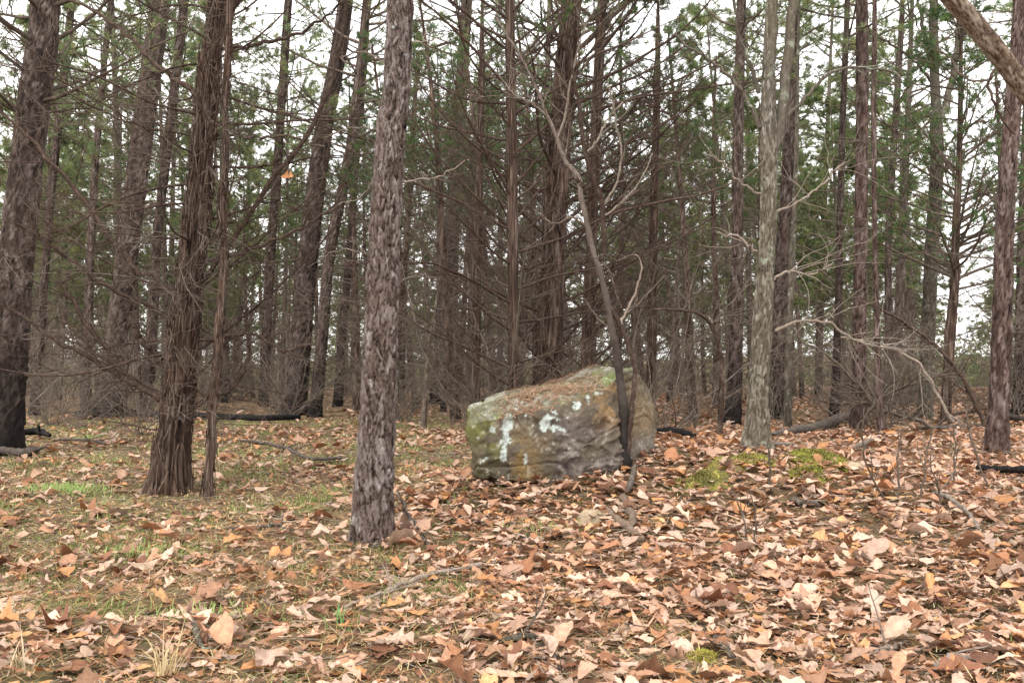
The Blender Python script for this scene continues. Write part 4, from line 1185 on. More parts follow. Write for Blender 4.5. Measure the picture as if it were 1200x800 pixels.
# ---------------------------------------------------------------- the boulder
def boulder():
    YF = float(ghit(640, 563)[1])
    base = ghit(640, 563) + np.array([0, 0.5, 0])
    base[2] = float(gz(base[0], YF + 0.3)) - 0.0
    pts = []
    for px, py, dy in ((560, 562, 0.05), (590, 569, -0.06), (640, 569, -0.10), (700, 560, -0.02), (735, 556, 0.10), (757, 545, 0.45), (768, 530, 0.75),
                       (546, 503, 0.05), (549, 476, 0.20), (575, 490, -0.02), (600, 478, 0.04), (638, 482, -0.06), (680, 478, -0.02), (709, 456, 0.05), (734, 434, 0.18), (745, 432, 0.30), (757, 447, 0.5), (767, 490, 0.75),
                       (553, 540, 0.0), (600, 530, -0.10), (690, 520, -0.12), (722, 530, -0.02),
                       (590, 466, 0.75), (640, 447, 0.85), (690, 437, 0.85), (700, 436, 0.55), (735, 437, 0.95), (757, 460, 1.05), (560, 480, 0.8), (556, 545, 0.8), (760, 530, 1.1), (640, 545, 1.15)):
        pts.append(at(px, py, YF + dy) - base)
    bm = bmesh.new()
    for p in pts:
        bm.verts.new(p)
    r = bmesh.ops.convex_hull(bm, input=bm.verts)
    bmesh.ops.delete(bm, geom=[g for g in r['geom_interior'] if isinstance(g, bmesh.types.BMVert)], context='VERTS')
    me = bpy.data.meshes.new('boulder')
    bm.to_mesh(me)
    bm.free()
    tmp = bpy.data.objects.new('boulder', me)
    COL.objects.link(tmp)
    md = tmp.modifiers.new('remesh', 'REMESH')
    md.mode, md.voxel_size = 'VOXEL', 0.012
    sm = tmp.modifiers.new('smooth', 'SMOOTH')
    sm.factor, sm.iterations = 0.5, 2
    dg = bpy.context.evaluated_depsgraph_get()
    em = tmp.evaluated_get(dg).to_mesh()
    n = len(em.vertices)
    v = np.zeros(n * 3)
    em.vertices.foreach_get('co', v)
    v = v.reshape(-1, 3)
    no = np.zeros(n * 3)
    em.vertices.foreach_get('normal', no)
    no = no.reshape(-1, 3)
    f = np.array([tuple(p.vertices) for p in em.polygons])
    bpy.data.objects.remove(tmp)
    bpy.data.meshes.remove(me)
    # relief: broad hollows, tilted bedding ledges, crinkled fracture on the lower right of the face
    w = v + base
    dd = (w - np.array([0, 0, CAM_H]))
    k = 1 / (dd[:, 1] * CT + dd[:, 2] * ST)
    U = 600 + FPX * dd[:, 0] * k
    W = 400 - FPX * (-dd[:, 1] * ST + dd[:, 2] * CT) * k
    x, z = v[:, 0], v[:, 2]
    big = fbm(v * 2.2, 61, 3)
    bed = z * 9.0 - x * 3.2 + 1.2 * vnoise(v * 1.8, 62)
    ledge = (bed - np.floor(bed))
    ledge = np.where(ledge < 0.85, ledge / 0.85, (1 - ledge) / 0.15) - 0.5
    cr = 1 - np.abs(vnoise(np.stack([x * 6 + z * 5, v[:, 1] * 5, z * 17 - x * 5], -1) + 0.7 * vnoise(v * 5, 63)[:, None], 64))
    cr2 = 1 - np.abs(vnoise(v * 24, 65))
    crz = sstep(U, 620, 660) * sstep(W, 478, 500) * (1 - sstep(U, 735, 750))
    cw = np.stack([x * 3.2 + z * 1.5, v[:, 1] * 3, z * 5 - x * 1.2], -1) + 0.5 * vnoise(v * 2.5, 67)[:, None]
    facet = np.floor((vnoise(cw, 68) + 1) * 3.2) / 3.2 - 1 + 0.25 * (vnoise(cw, 68) + 1)
    disp = 0.026 * big + 0.004 * ledge + 0.024 * facet - 0.02 * np.exp(-(vnoise(cw * 0.45, 70) / 0.03) ** 2) - 0.006 * np.exp(-(vnoise(cw * 1.1 + 5, 74) / 0.035) ** 2) + 0.005 * fbm(v * 45, 75, 2) + 0.010 * fbm(v * 14, 66, 3) - 0.03 * sstep(W - 486 - 8 * big, 0, 10) * (U > 570) * (U < 712) + crz * (0.030 * (cr - 0.7) + 0.012 * (cr2 - 0.7))
    v = v + no * disp[:, None]
    # colours of the stone; crinkle ridges set lighter, hollows darker
    N1, N2, N3 = fbm(v * 5, 71, 4), fbm(v * 16, 72, 3), fbm(v * 52, 73, 2)
    nz = no[:, 2]

    def lay(c, m, new):
        return c * (1 - m[:, None]) + np.array(new) * m[:, None]
    c = np.tile(np.array([0.105, 0.083, 0.060]), (n, 1))
    c = lay(c, sstep(N1, -0.2, 0.7), (0.155, 0.122, 0.085))
    purple = crz * sstep(N1 + 0.3, -0.3, 0.4)
    c = lay(c, 0.8 * purple, (0.100, 0.078, 0.070))
    c = lay(c, purple * sstep(cr + 0.15 * N2, 0.80, 0.98), (0.185, 0.148, 0.128))
    c = lay(c, purple * (1 - sstep(cr, 0.3, 0.6)) * 0.6, (0.07, 0.05, 0.05))
    och = np.exp(-((U - 614 + 10 * N1) / 17) ** 2 - ((W - 545) / 36) ** 2)
    c = lay(c, np.clip(1.25 * och * sstep(N2 + 0.8, 0, 1), 0, 1), (0.205, 0.128, 0.050))
    och2 = np.exp(-((U - 716 - 6 * N1) / 22) ** 2 - ((W - 475 + 10 * N1) / 24) ** 2)
    c = lay(c, np.clip(1.2 * och2, 0, 0.9) * sstep(N2 + N1 + 0.9, 0, 1), (0.25, 0.150, 0.068))
    och3 = np.exp(-((U - 748) / 16) ** 2 - ((W - 490) / 30) ** 2)
    c = lay(c, np.clip(0.85 * och3, 0, 1), (0.27, 0.185, 0.10))
    grey = sstep(U, 735, 752) * sstep(W, 495, 520)
    c = lay(c, 0.7 * grey, (0.24, 0.205, 0.175))
    green = (1 - sstep(U + 14 * N1, 560, 592)) * (1 - sstep(W + 12 * N1, 508, 540))
    c = lay(c, 0.9 * green * sstep(N2 + 0.9, 0, 1), (0.135, 0.135, 0.035))
    c = lay(c, green * sstep(N2, 0.15, 0.6) * 0.8, (0.22, 0.215, 0.06))
    c = lay(c, (1 - sstep(U + 14 * N1, 556, 580)) * 0.5, (0.10, 0.09, 0.035))
    top = sstep(nz, 0.45, 0.75)
    c = lay(c, top * 0.9, (0.165, 0.148, 0.095))
    c = lay(c, top * sstep(N1 + N2 * .5, 0.0, 0.5), (0.16, 0.18, 0.07))
    c = lay(c, top * sstep(-N1 + N2 * .5, 0.1, 0.6), (0.25, 0.24, 0.19))
    c = lay(c, sstep(N3 + N2, 0.7, 1.1) * 0.5, (0.32, 0.29, 0.24))

    def lichen(px, py, sx, sy, th=0.0, tint=(0.56, 0.61, 0.56), amt=1.0, slant=0.0):
        g = np.exp(-(((U - px) - slant * (W - py)) / sx) ** 2 - ((W - py) / sy) ** 2) * 1.9 + 0.8 * N2 + 0.55 * N3 - 1.12 - th
        return lay(c, amt * sstep(g, -0.05, 0.42) * (0.72 + 0.28 * sstep(N3, -0.5, 0.3)) * (no[:, 1] < 0.3), np.array(tint) * 0.82)
    for a in ((592, 505, 7, 34, 0, (0.56, 0.61, 0.56), 1.0, -0.15), (588, 535, 6, 24, 0.1, (0.52, 0.57, 0.52), 1.0, -0.1), (594, 560, 3, 10, 0.0, (0.55, 0.6, 0.55), 1.0, -0.3), (638, 497, 10, 13, -0.05, (0.66, 0.71, 0.66), 1.0, -0.2), (646, 489, 14, 7, 0.1), (600, 478, 22, 7, 0.15, (0.42, 0.43, 0.36), 0.9), (616, 537, 4, 9, -0.05), (575, 503, 5, 5, 0.05), (689, 466, 4, 6, 0.0), (676, 476, 9, 5, 0.1), (570, 535, 6, 10, 0.3), (628, 476, 12, 6, 0.2, (0.40, 0.42, 0.36), 0.9), (655, 503, 14, 10, 0.45), (704, 460, 10, 5, 0.35), (560, 515, 8, 8, 0.5)):
        c = lichen(*a)
    c = c * (1 + 0.16 * N3 + 0.10 * N2)[:, None] * np.array([0.76, 0.79, 0.80])
    m, nt, b = mat_new('sandstone')
    cc = nd(nt, 'ShaderNodeAttribute', attribute_name='col').outputs['Color']
    tc = nd(nt, 'ShaderNodeTexCoord').outputs['Object']
    nn, n2_ = noise(nt, tc, 70.0, 6, 0.7), noise(nt, tc, 220.0, 3, 0.7)
    val = nd(nt, 'ShaderNodeMath', {0: rng_map(nt, nn, 0.3, 0.7, 0.72, 1.3), 1: rng_map(nt, n2_, 0.3, 0.7, 0.88, 1.12)}, operation='MULTIPLY').outputs[0]
    nt.links.new(nd(nt, 'ShaderNodeHueSaturation', {'Color': cc, 'Value': val}).outputs['Color'], b.inputs['Base Color'])
    nt.links.new(nd(nt, 'ShaderNodeBump', {'Height': nn, 'Strength': 0.6, 'Distance': 0.012}).outputs['Normal'], b.inputs['Normal'])
    b.inputs['Roughness'].default_value = 0.88
    mb = MB()
    mb.add(v, f, 0, np.clip(c, 0.01, 0.9))
    o = link('boulder', mb.mesh('boulder', m), None, base)
    tag(o, 'large sandstone boulder with white lichen patches and a mossy left shoulder', 'boulder')
    return o, base, v, no, U, W


rock, rbase, rv, rno, rU, rW = boulder()
# brown needles caught on its sloping top
ok = np.where((rno[:, 2] > 0.42) & (rU > 580) & (rU < 706))[0]
w8 = np.exp(-((rU[ok] - 640 - (470 - rW[ok]) * 0.8) / 34) ** 2) * (0.25 + sstep(vnoise(rv[ok] * 6, 99), -0.4, 0.3))
NN = 2300
idx = rng.choice(ok, NN, p=w8 / w8.sum())
mb = MB()
lay_needles(mb, rv[idx] + rbase + rng.normal(0, 0.006, (NN, 3)), rno[idx], rng.uniform(0.04, 0.12, NN), 0.005, pick([(0.23, 0.125, 0.07), (0.17, 0.09, 0.05), (0.30, 0.20, 0.125)], NN))
tag(link('needle_litter', mb.mesh('needle_litter', M['straw'])), 'mat of brown pine needles lying on top of the boulder', kind='stuff')
n = 900
mossy = np.where((rno[:, 2] > 0.25) & ((rU < 572) | ((rU > 690) & (rU < 716)) | ((rU > 600) & (rU < 660) & (rW < 462))))[0]
idx = rng.choice(mossy, n)
p = rv[idx] + rbase
mb = MB()
blades(mb, p[:, 0], p[:, 1], p[:, 2] - 0.004, rng.uniform(0.012, 0.03, n), np.full(n, 0.008), rng.uniform(0.2, 1.2, n), rng.uniform(0, 0.6, n), pick([(0.12, 0.14, 0.035), (0.20, 0.21, 0.06), (0.09, 0.11, 0.03)], n))
tag(link('moss', mb.mesh('moss', M['moss'])), 'thin green moss growing on the shoulders of the boulder', kind='stuff')

# ---------------------------------------------------------------- the forest behind: shared meshes, every tree a thing
ZONES = ((60, 'behind the big left edge pine'), (185, 'between the left edge pine and shaggy cedar'), (330, 'just right of the shaggy cedar'), (430, 'near the leaning pair of pines'), (540, 'between the front pine and boulder'), (680, 'behind the boulder'), (780, 'behind the burnt sapling'), (880, 'between the boulder and forked oak'), (1000, 'just right of the forked oak'), (1100, 'behind the brush pile'), (1165, 'left of the plated right pine'), (9999, 'beyond the plated right pine'))


def zone(x, y):
    px = 600 + FPX * x / y
    return (' nearer, ' if y < 34 else ' deep, ' if y > 52 else ' halfway back, ') + next(t for m, t in ZONES if px < m)


GROUPS = {'pine': ('pine_tree', 'slim bare background pine', 'tree', 'far pines in the background wood'),
          'young': ('young_pine', 'young bushy green pine', 'tree', 'young green pines in the background wood'),
          'cedar': ('cedar_sapling', 'brown twiggy young cedar', 'tree', 'young cedars in the background wood')}
g = np.random.default_rng(77)
placed = list(HERO_XY)
ntree = 0


def place(kind, x, y, s):
    global ntree
    name, lab, cat, grp = GROUPS[kind]
    vs = VARIANTS[kind]
    tm, dm, cm = vs[ntree % len(vs)]
    ntree += 1
    root = thing(name, (x, y, float(gz(x, y)) - 0.03), lab + zone(x, y), cat, grp)
    root.rotation_euler = (g.normal(0, 0.03), 0.035 + g.normal(0, 0.03), g.uniform(0, 6.283))
    root.scale = (s, s, s * g.uniform(0.92, 1.1))
    for nm, me in (('trunk', tm), ('dead_branches', dm), ('crown', cm)):
        o = link(nm, me, root)
        if nm == 'dead_branches':
            o['kind'] = 'stuff'
    placed.append((x, y))


def fill(kind, y0, y1, n, dmin, pad=2.5, test=None):
    done = tries = 0
    while done < n and tries < n * 60:
        tries += 1
        y = math.sqrt(g.uniform(y0 ** 2, y1 ** 2))
        x = g.uniform(-1, 1) * (0.53 * y + pad)
        if test and not test(x, y):
            continue
        if all((x - a) ** 2 + (y - b) ** 2 > dmin ** 2 for a, b in placed):
            place(kind, x, y, g.uniform(0.8, 1.2))
            done += 1


def opening(x, y):
    px = 600 + FPX * x / y
    return not (1105 < px < 1165 and y > 20) 


fill('pine', 25, 42, 26, 1.9, test=opening)
fill('cedar', 19, 40, 18, 1.8, test=lambda x, y: opening(x, y) and 440 < 600 + FPX * x / y < 880)
fill('cedar', 22, 45, 22, 1.7, test=opening)
fill('young', 25, 48, 36, 1.7, test=opening)
fill('pine', 42, 75, 54, 1.7, test=opening)
fill('young', 48, 85, 52, 1.9, test=opening)

# bare shrubs: the grey brown brush between the trunks
def shrub_variant(seed):
    g2 = np.random.default_rng(seed)
    T = 16
    o = np.stack([g2.normal(0, 0.12, T), g2.normal(0, 0.12, T), np.zeros(T)], -1)
    a = g2.uniform(0, 6.283, T)
    e = g2.uniform(0.35, 1.45, T)
    d = np.stack([np.cos(a) * np.cos(e), np.sin(a) * np.cos(e), np.sin(e)], -1)
    L = g2.uniform(0.7, 2.6, T)
    P = grow(o, d, L, 9, 0.15, 0.0, g2)
    R = taper(g2.uniform(0.006, 0.012, T), 9, 0.3)
    ms, mt_ = MB(), MB()
    tubes(ms, P, R, 4)
    o2, d2, r2, f2 = spawn(P, R, 9, 0.15, 1.0, 0.4, 1.0, g2)
    L2 = np.repeat(L, 9) * g2.uniform(0.15, 0.4, T * 9)
    P2 = grow(o2, d2, L2, 6, 0.15, 0.03, g2)
    R2 = taper(np.maximum(r2 * 0.5, 0.003), 6, 0.5)
    tubes(mt_, P2, R2, 3)
    o3, d3, r3, f3 = spawn(P2, R2, 3, 0.2, 1.0, 0.4, 1.0, g2)
    tubes(mt_, grow(o3, d3, np.repeat(L2, 3) * g2.uniform(0.3, 0.6, len(o3)), 4, 0.18, 0.02, g2), taper(np.maximum(r3 * 0.6, 0.0025), 4, 0.6), 3)
    return ms.mesh('stems', M['twig_far_lightened']), mt_.mesh('twigs', M['twig_far_lightened'])


SH = [shrub_variant(i) for i in (1, 2, 3)]
done = 0
while done < 100:
    y = math.sqrt(g.uniform(14.5 ** 2, 42 ** 2))
    x = g.uniform(-1, 1) * (0.52 * y + 1)
    if all((x - a) ** 2 + (y - b) ** 2 > 0.6 ** 2 for a, b in placed):
        r = thing('bare_shrub', (x, y, float(gz(x, y)) - 0.02), 'leafless grey brown shrub' + zone(x, y), 'shrub', 'bare shrubs in the brush')
        r.rotation_euler = (0, 0, g.uniform(0, 6.283))
        s = 0.55 + 1.1 * g.random() ** 1.5
        r.scale = (s, s, s)
        for nm, me in zip(('stems', 'twigs'), SH[done % 3]):
            tag(link(nm, me, r), kind='stuff')
        done += 1

# the wood goes on beyond the trees one can tell apart: a mass of needled boughs
mb = MB()
nfar = 18000
y = g.uniform(80, 125, nfar)
x = g.uniform(-1, 1, nfar) * (0.58 * y + 6)
px = 600 + FPX * x / y
topz = 9.0 + 4.5 * vnoise(np.stack([x * 0.16, y * 0.05, 0 * x], -1), 91) - 4.0 * ((px > 1110) & (px < 1160))
z = gz(x, y) + g.random(nfar) ** 1.2 * np.maximum(topz, 0.4)
az = g.uniform(0, 6.283, nfar)
D = np.stack([np.cos(az), np.sin(az), g.uniform(-0.2, 0.6, nfar)], -1)
needle_tufts(mb, np.stack([x, y, z], -1), D, 6, 0.9, 0.11, 0.5, NEEDLE_COLS + [(0.13, 0.11, 0.08), (0.10, 0.085, 0.07)], 0, g)
tag(link('far_wood', mb.mesh('far_wood', M['needle'])), 'far green wood seen as one mass between the background trunks', kind='stuff')

# ---------------------------------------------------------------- small things on the forest floor
def ground_stick(name, label, cat, pts, mat, twigs=0, k=8, lift=0.5, group=None, n=22, jit=0.006, tl=(0.1, 0.3), tilt=0.0):
    """a stick or log lying where its pixel points meet the ground; (px,py,w[,height above ground])"""
    q = []
    for p in pts:
        w = ghit(p[0], p[1])
        r = p[2] * w[1] / FPX / 2
        h = p[3] if len(p) > 3 else 0
        q.append([w[0], w[1], w[2] + r * 0.8 + (0.03 if w[1] < 9 else 0.055) + h, r])
    q = np.array(q)
    base = q[0, :3].copy()
    base[2] = float(gz(base[0], base[1]))
    root = thing(name, base, label, cat, group)
    s = smooth_path(q, n, jit)
    P, R = s[:, :3] - base, s[:, 3]
    R = np.maximum(R * (1 + 0.18 * fbm(np.stack([np.linspace(0, n / 3, n) + abs(pts[0][0])] * 3, -1), 5, 3)), 0.001)
    # closed, slightly pointed ends
    P = np.concatenate([P[:1] - (P[1:2] - P[:1]) * 0.08, P, P[-1:] + (P[-1:] - P[-2:-1]) * 0.08])
    R = np.concatenate([[R[0] * 0.15], R, [R[-1] * 0.15]])
    mb = MB()
    tubes(mb, P, R, k)
    if twigs:
        o, d, r, f = spawn(P[None], R[None], twigs, 0.1, 1.0, 0.5, 1.1)
        d[:, 2] = np.abs(d[:, 2]) * 0.6 + 0.05
        L = rng.uniform(*tl, twigs)
        P2 = grow(o, d, L, 6, 0.16, -0.03)
        R2 = taper(np.maximum(r * 0.4, 0.0018), 6, 0.5)
        tubes(mb, P2, R2, 4)
        o, d, r, f = spawn(P2, R2, 2, 0.2, 1.0, 0.5, 1.1)
        tubes(mb, grow(o, d, np.repeat(L, 2) * 0.4, 4, 0.2, 0), taper(np.maximum(r * 0.6, 0.0013), 4, 0.6), 3)
    me = mb.mesh(name, M[mat])
    bpy.data.objects.remove(root)
    o = link(name, me, None, base)
    return tag(o, label, cat, group)


for name, cat, label, pts, mat, tw in (
        ('fallen_log', 'log', 'long black charred log lying across the ground behind the shaggy cedar', [(90, 491, 8), (140, 489, 9), (200, 492, 9), (260, 494, 8), (310, 496, 8), (350, 494, 6)], 'burnt', 3),
        ('fallen_log', 'log', 'short black charred log near the foot of the big edge pine', [(15, 516, 6), (30, 513, 8), (44, 513, 8), (58, 516, 5)], 'burnt', 2),
        ('fallen_log', 'log', 'grey log with a black end just right of the left edge pine', [(-14, 534, 8), (10, 537, 9), (28, 540, 10), (42, 536, 9)], 'log', 1),
        ('fallen_branch', 'branch', 'thin dark branch on the grass left of the shaggy cedar', [(62, 522, 3), (85, 520, 3), (110, 523, 4), (124, 526, 3)], 'log', 4),
        ('fallen_branch', 'branch', 'crooked twiggy branch on the ground between cedar stem and front pine', [(282, 522, 3), (305, 524, 4), (330, 530, 4), (348, 538, 4), (372, 545, 4), (400, 543, 3)], 'log', 9),
        ('fallen_log', 'log', 'long dark fallen log at the foot of the brush pile', [(907, 515, 6), (930, 511, 9), (958, 508, 11), (985, 500, 12, 0.04), (1010, 490, 12, 0.06)], 'log', 4),
        ('fallen_log', 'log', 'stub of dark log behind the twin pine', [(1030, 484, 9, 0.1), (1050, 480, 10, 0.1), (1068, 477, 8, 0.1)], 'log', 2),
        ('fallen_branch', 'branch', 'pale broken stick lying on leaves in front of the brush pile', [(995, 533, 5), (1012, 527, 6), (1030, 519, 5)], 'twig_pale', 0),
        ('fallen_branch', 'branch', 'pale stick lying at the foot of the forked oak', [(876, 530, 4), (905, 529, 5), (930, 529, 5), (952, 528, 3)], 'twig_pale', 1),
        ('fallen_log', 'log', 'charred black log by the foot of the plated right pine', [(1146, 556, 6), (1165, 559, 8), (1190, 560, 9), (1225, 560, 9)], 'burnt', 2),
        ('fallen_branch', 'branch', 'dark fallen branch left of the plated right pine', [(1075, 506, 4), (1100, 507, 5), (1125, 505, 5), (1152, 503, 4)], 'log', 5),
        ('fallen_log', 'log', 'dark log ending at the right edge behind the plated pine', [(1178, 492, 6), (1195, 497, 8), (1230, 503, 9)], 'log', 1),
        ('fallen_log', 'log', 'black log lying right of the boulder', [(770, 511, 6), (785, 513, 9), (800, 515, 9), (815, 516, 4)], 'burnt', 1),
        ('fallen_log', 'log', 'short dark log among leaves below the moss patches', [(926, 592, 5), (938, 595, 7), (950, 597, 7), (960, 597, 5)], 'log', 0),
        ('fallen_branch', 'branch', 'long thin bent stick lying across the leaves in the foreground', [(404, 720, 4), (445, 703, 4), (486, 688, 6), (520, 678, 6), (557, 671, 6), (590, 667, 5), (607, 665, 3)], 'twig_pale', 5),
        ('fallen_branch', 'branch', 'thin twig slanting down from the foot of the front pine', [(466, 600, 3, .12), (482, 622, 4, .05), (497, 639, 4), (512, 658, 4), (526, 674, 3)], 'log', 3),
        ('fallen_branch', 'branch', 'slim twig on the leaves below the boulder', [(553, 616, 2.6), (580, 623, 3), (602, 631, 3.4), (632, 644, 3.4), (660, 662, 3)], 'log', 1),
        ('fallen_branch', 'branch', 'thick broken stick with flaking bark on the leaves below the burnt sapling', [(711, 607, 7), (724, 616, 9), (738, 628, 10), (752, 641, 9)], 'limb', 0),
        ('fallen_branch', 'branch', 'stubby brown stick beside the thick broken stick', [(730, 591, 9), (736, 604, 11), (741, 616, 10), (743, 626, 6)], 'limb', 0),
        ('fallen_branch', 'branch', 'short grey upright broken stick near the foot of the burnt sapling', [(736, 583, 6), (740, 572, 7, .03), (745, 560, 5, .06)], 'log', 0),
        ('fallen_branch', 'branch', 'thin crooked twig at the bottom middle edge', [(614, 754, 4), (630, 764, 5), (645, 776, 5), (654, 788, 5), (660, 800, 4)], 'log', 2),
        ('fallen_branch', 'branch', 'lichened grey twig at the bottom centre', [(590, 762, 8), (604, 760, 9), (618, 757, 8), (630, 756, 5)], 'oak', 1),
        ('fallen_branch', 'branch', 'arching grey stick over the dark hollow on the right', [(1092, 584, 4), (1102, 592, 5, .04), (1118, 602, 5, .05), (1135, 614, 5, .03), (1149, 630, 5)], 'twig_pale', 4),
        ('fallen_branch', 'branch', 'dark stick near the yellow moss at the bottom edge', [(827, 745, 5), (838, 757, 6), (848, 768, 7), (861, 779, 6)], 'log', 1),
        ('fallen_branch', 'branch', 'pale grey stick at the bottom right', [(1022, 776, 4), (1036, 771, 6), (1050, 766, 6), (1064, 761, 4)], 'twig_pale', 1),
        ('fallen_branch', 'branch', 'pale bent root-like stick at the bottom right corner', [(1086, 802, 7), (1102, 790, 8), (1115, 783, 9), (1135, 784, 8), (1158, 783, 6)], 'twig_pale', 1),
        ('fallen_branch', 'branch', 'lichened broken twig at the bottom left', [(224, 730, 6), (229, 745, 7), (232, 760, 7), (240, 774, 5)], 'oak', 3),
        ('fallen_branch', 'branch', 'twig lying right of the cedar foot in the grass', [(265, 625, 3), (290, 624, 4), (312, 623, 4), (330, 620, 3)], 'log', 2)):
    ground_stick(name, label, cat, pts, mat, tw, k=12 if pts[1][2] > 7 else 7, tl=(0.08, 0.3))

# brush pile: bare arching branches right of the forked oak
for label, pts, Y, mat, tw in (
        ('dark arching branch springing from the ground left of the plated right pine', [(1156, 490, 5), (1145, 462, 5), (1130, 435, 5), (1112, 412, 4.6), (1092, 394, 4), (1062, 375, 3.6), (1032, 360, 3), (1005, 352, 2)], 17.0, 'branch', 12),
        ('pale bare branch arching down into the brush pile', [(985, 395, 2), (1010, 401, 3), (1045, 410, 3.6), (1070, 422, 4), (1090, 446, 4), (1105, 475, 4), (1116, 494, 4)], 15.8, 'twig_pale', 18),
        ('grey bare branch leaning through the brush pile behind the long fallen log', [(1000, 500, 4), (1022, 470, 4), (1050, 452, 3.6), (1090, 440, 3), (1130, 436, 2)], 16.2, 'twig', 20),
        ('thin dark branch leaning left in the brush pile', [(1045, 500, 4), (1020, 460, 4), (990, 430, 3.4), (955, 405, 3), (930, 398, 2)], 16.6, 'twig', 20),
        ('twiggy dead bough lying low beside the twin pine', [(1100, 503, 5), (1075, 488, 5), (1045, 482, 4.4), (1010, 470, 3.6), (985, 474, 2.4)], 17.2, 'twig', 22),
        ('dead bough lying low right of the brush pile', [(1090, 500, 4), (1115, 484, 4), (1140, 480, 3.6), (1165, 478, 2.6)], 17.8, 'branch', 12)):
    p0 = at(*pts[0][:2], Y)
    base = np.array([p0[0], Y, float(gz(p0[0], Y))])
    P, R = px_path(pts, Y, 24, 0.012, base)
    e = int(np.argmin(P[:, 2]))
    P[:, 2] += (0.0 - P[e, 2]) * np.linspace(1, 0, 24) if e == 0 else 0
    mb = MB()
    tubes(mb, P, R, 6)
    o, d, r, f = spawn(P[None], R[None], tw, 0.1, 1.0, 0.5, 1.1)
    L = rng.uniform(0.3, 1.0, tw)
    P2 = grow(o, d, L, 8, 0.13, 0.0)
    R2 = taper(np.maximum(r * 0.45, 0.003), 8, 0.4)
    tubes(mb, P2, R2, 4)
    o, d, r, f = spawn(P2, R2, 5, 0.1, 1.0, 0.4, 1.1)
    tubes(mb, grow(o, d, np.repeat(L, 5) * rng.uniform(0.2, 0.6, tw * 5), 5, 0.18, 0.0), taper(np.maximum(r * 0.6, 0.0022), 5, 0.5), 3)
    tag(link('dead_branch', mb.mesh('dead_branch', M[mat]), None, base), label, 'branch')

# upright dead stalks in the leaves on the right
for label, pts in (
        ('thin upright dead stalk below the forked oak', [(903, 577, 3), (902, 550, 2.6), (900, 520, 2.2), (900, 495, 1.6)]),
        ('leaning dead stalk in the leaves right of the moss', [(1040, 590, 3), (1025, 565, 2.8), (1014, 540, 2.4), (1010, 510, 2), (1013, 475, 1.4)]),
        ('upright dead stalk, left one of the tuft beside the dark hollow', [(1052, 592, 3), (1053, 560, 2.6), (1052, 530, 2.2), (1057, 505, 1.6)]),
        ('slender forked stalk, middle one of the tuft beside the dark hollow', [(1078, 592, 2.6), (1082, 560, 2.4), (1086, 530, 2), (1094, 500, 1.4)]),
        ('pale leaning stalk in front of the plated right pine', [(1160, 575, 2.6), (1150, 550, 2.6), (1140, 520, 2.4), (1133, 490, 1.8), (1135, 470, 1.2)]),
        ('brown stalk standing right of the dark hollow', [(1120, 570, 2.6), (1118, 548, 2.4), (1120, 520, 2), (1117, 498, 1.4)]),
        ('short dead stalk in the leaves left of the leaning stalk', [(880, 652, 2.6), (874, 620, 2.4), (866, 590, 2), (858, 570, 1.4)]),
        ('thin pale stalk leaning over leaves below the moss', [(888, 652, 2.4), (884, 625, 2.2), (886, 600, 1.8), (879, 580, 1.2)]),
        ('thin dark stalk beside the right edge of leaves', [(1103, 600, 2.4), (1100, 575, 2.2), (1092, 550, 1.8), (1090, 530, 1.2)])):
    b = ghit(*pts[0][:2])
    P, R = px_path(pts, b[1], 14, 0.004, b)
    mb = MB()
    tubes(mb, P, R, 5)
    o, d, r, f = spawn(P[None], R[None], 5, 0.25, 1.0, 0.4, 0.9)
    tubes(mb, grow(o, d, rng.uniform(0.06, 0.22, 5), 6, 0.12, 0.06), taper(np.maximum(r * 0.6, 0.0014), 6, 0.5), 4)
    tag(link('dead_stalk', mb.mesh('dead_stalk', M['twig']), None, b), label, 'stalk')


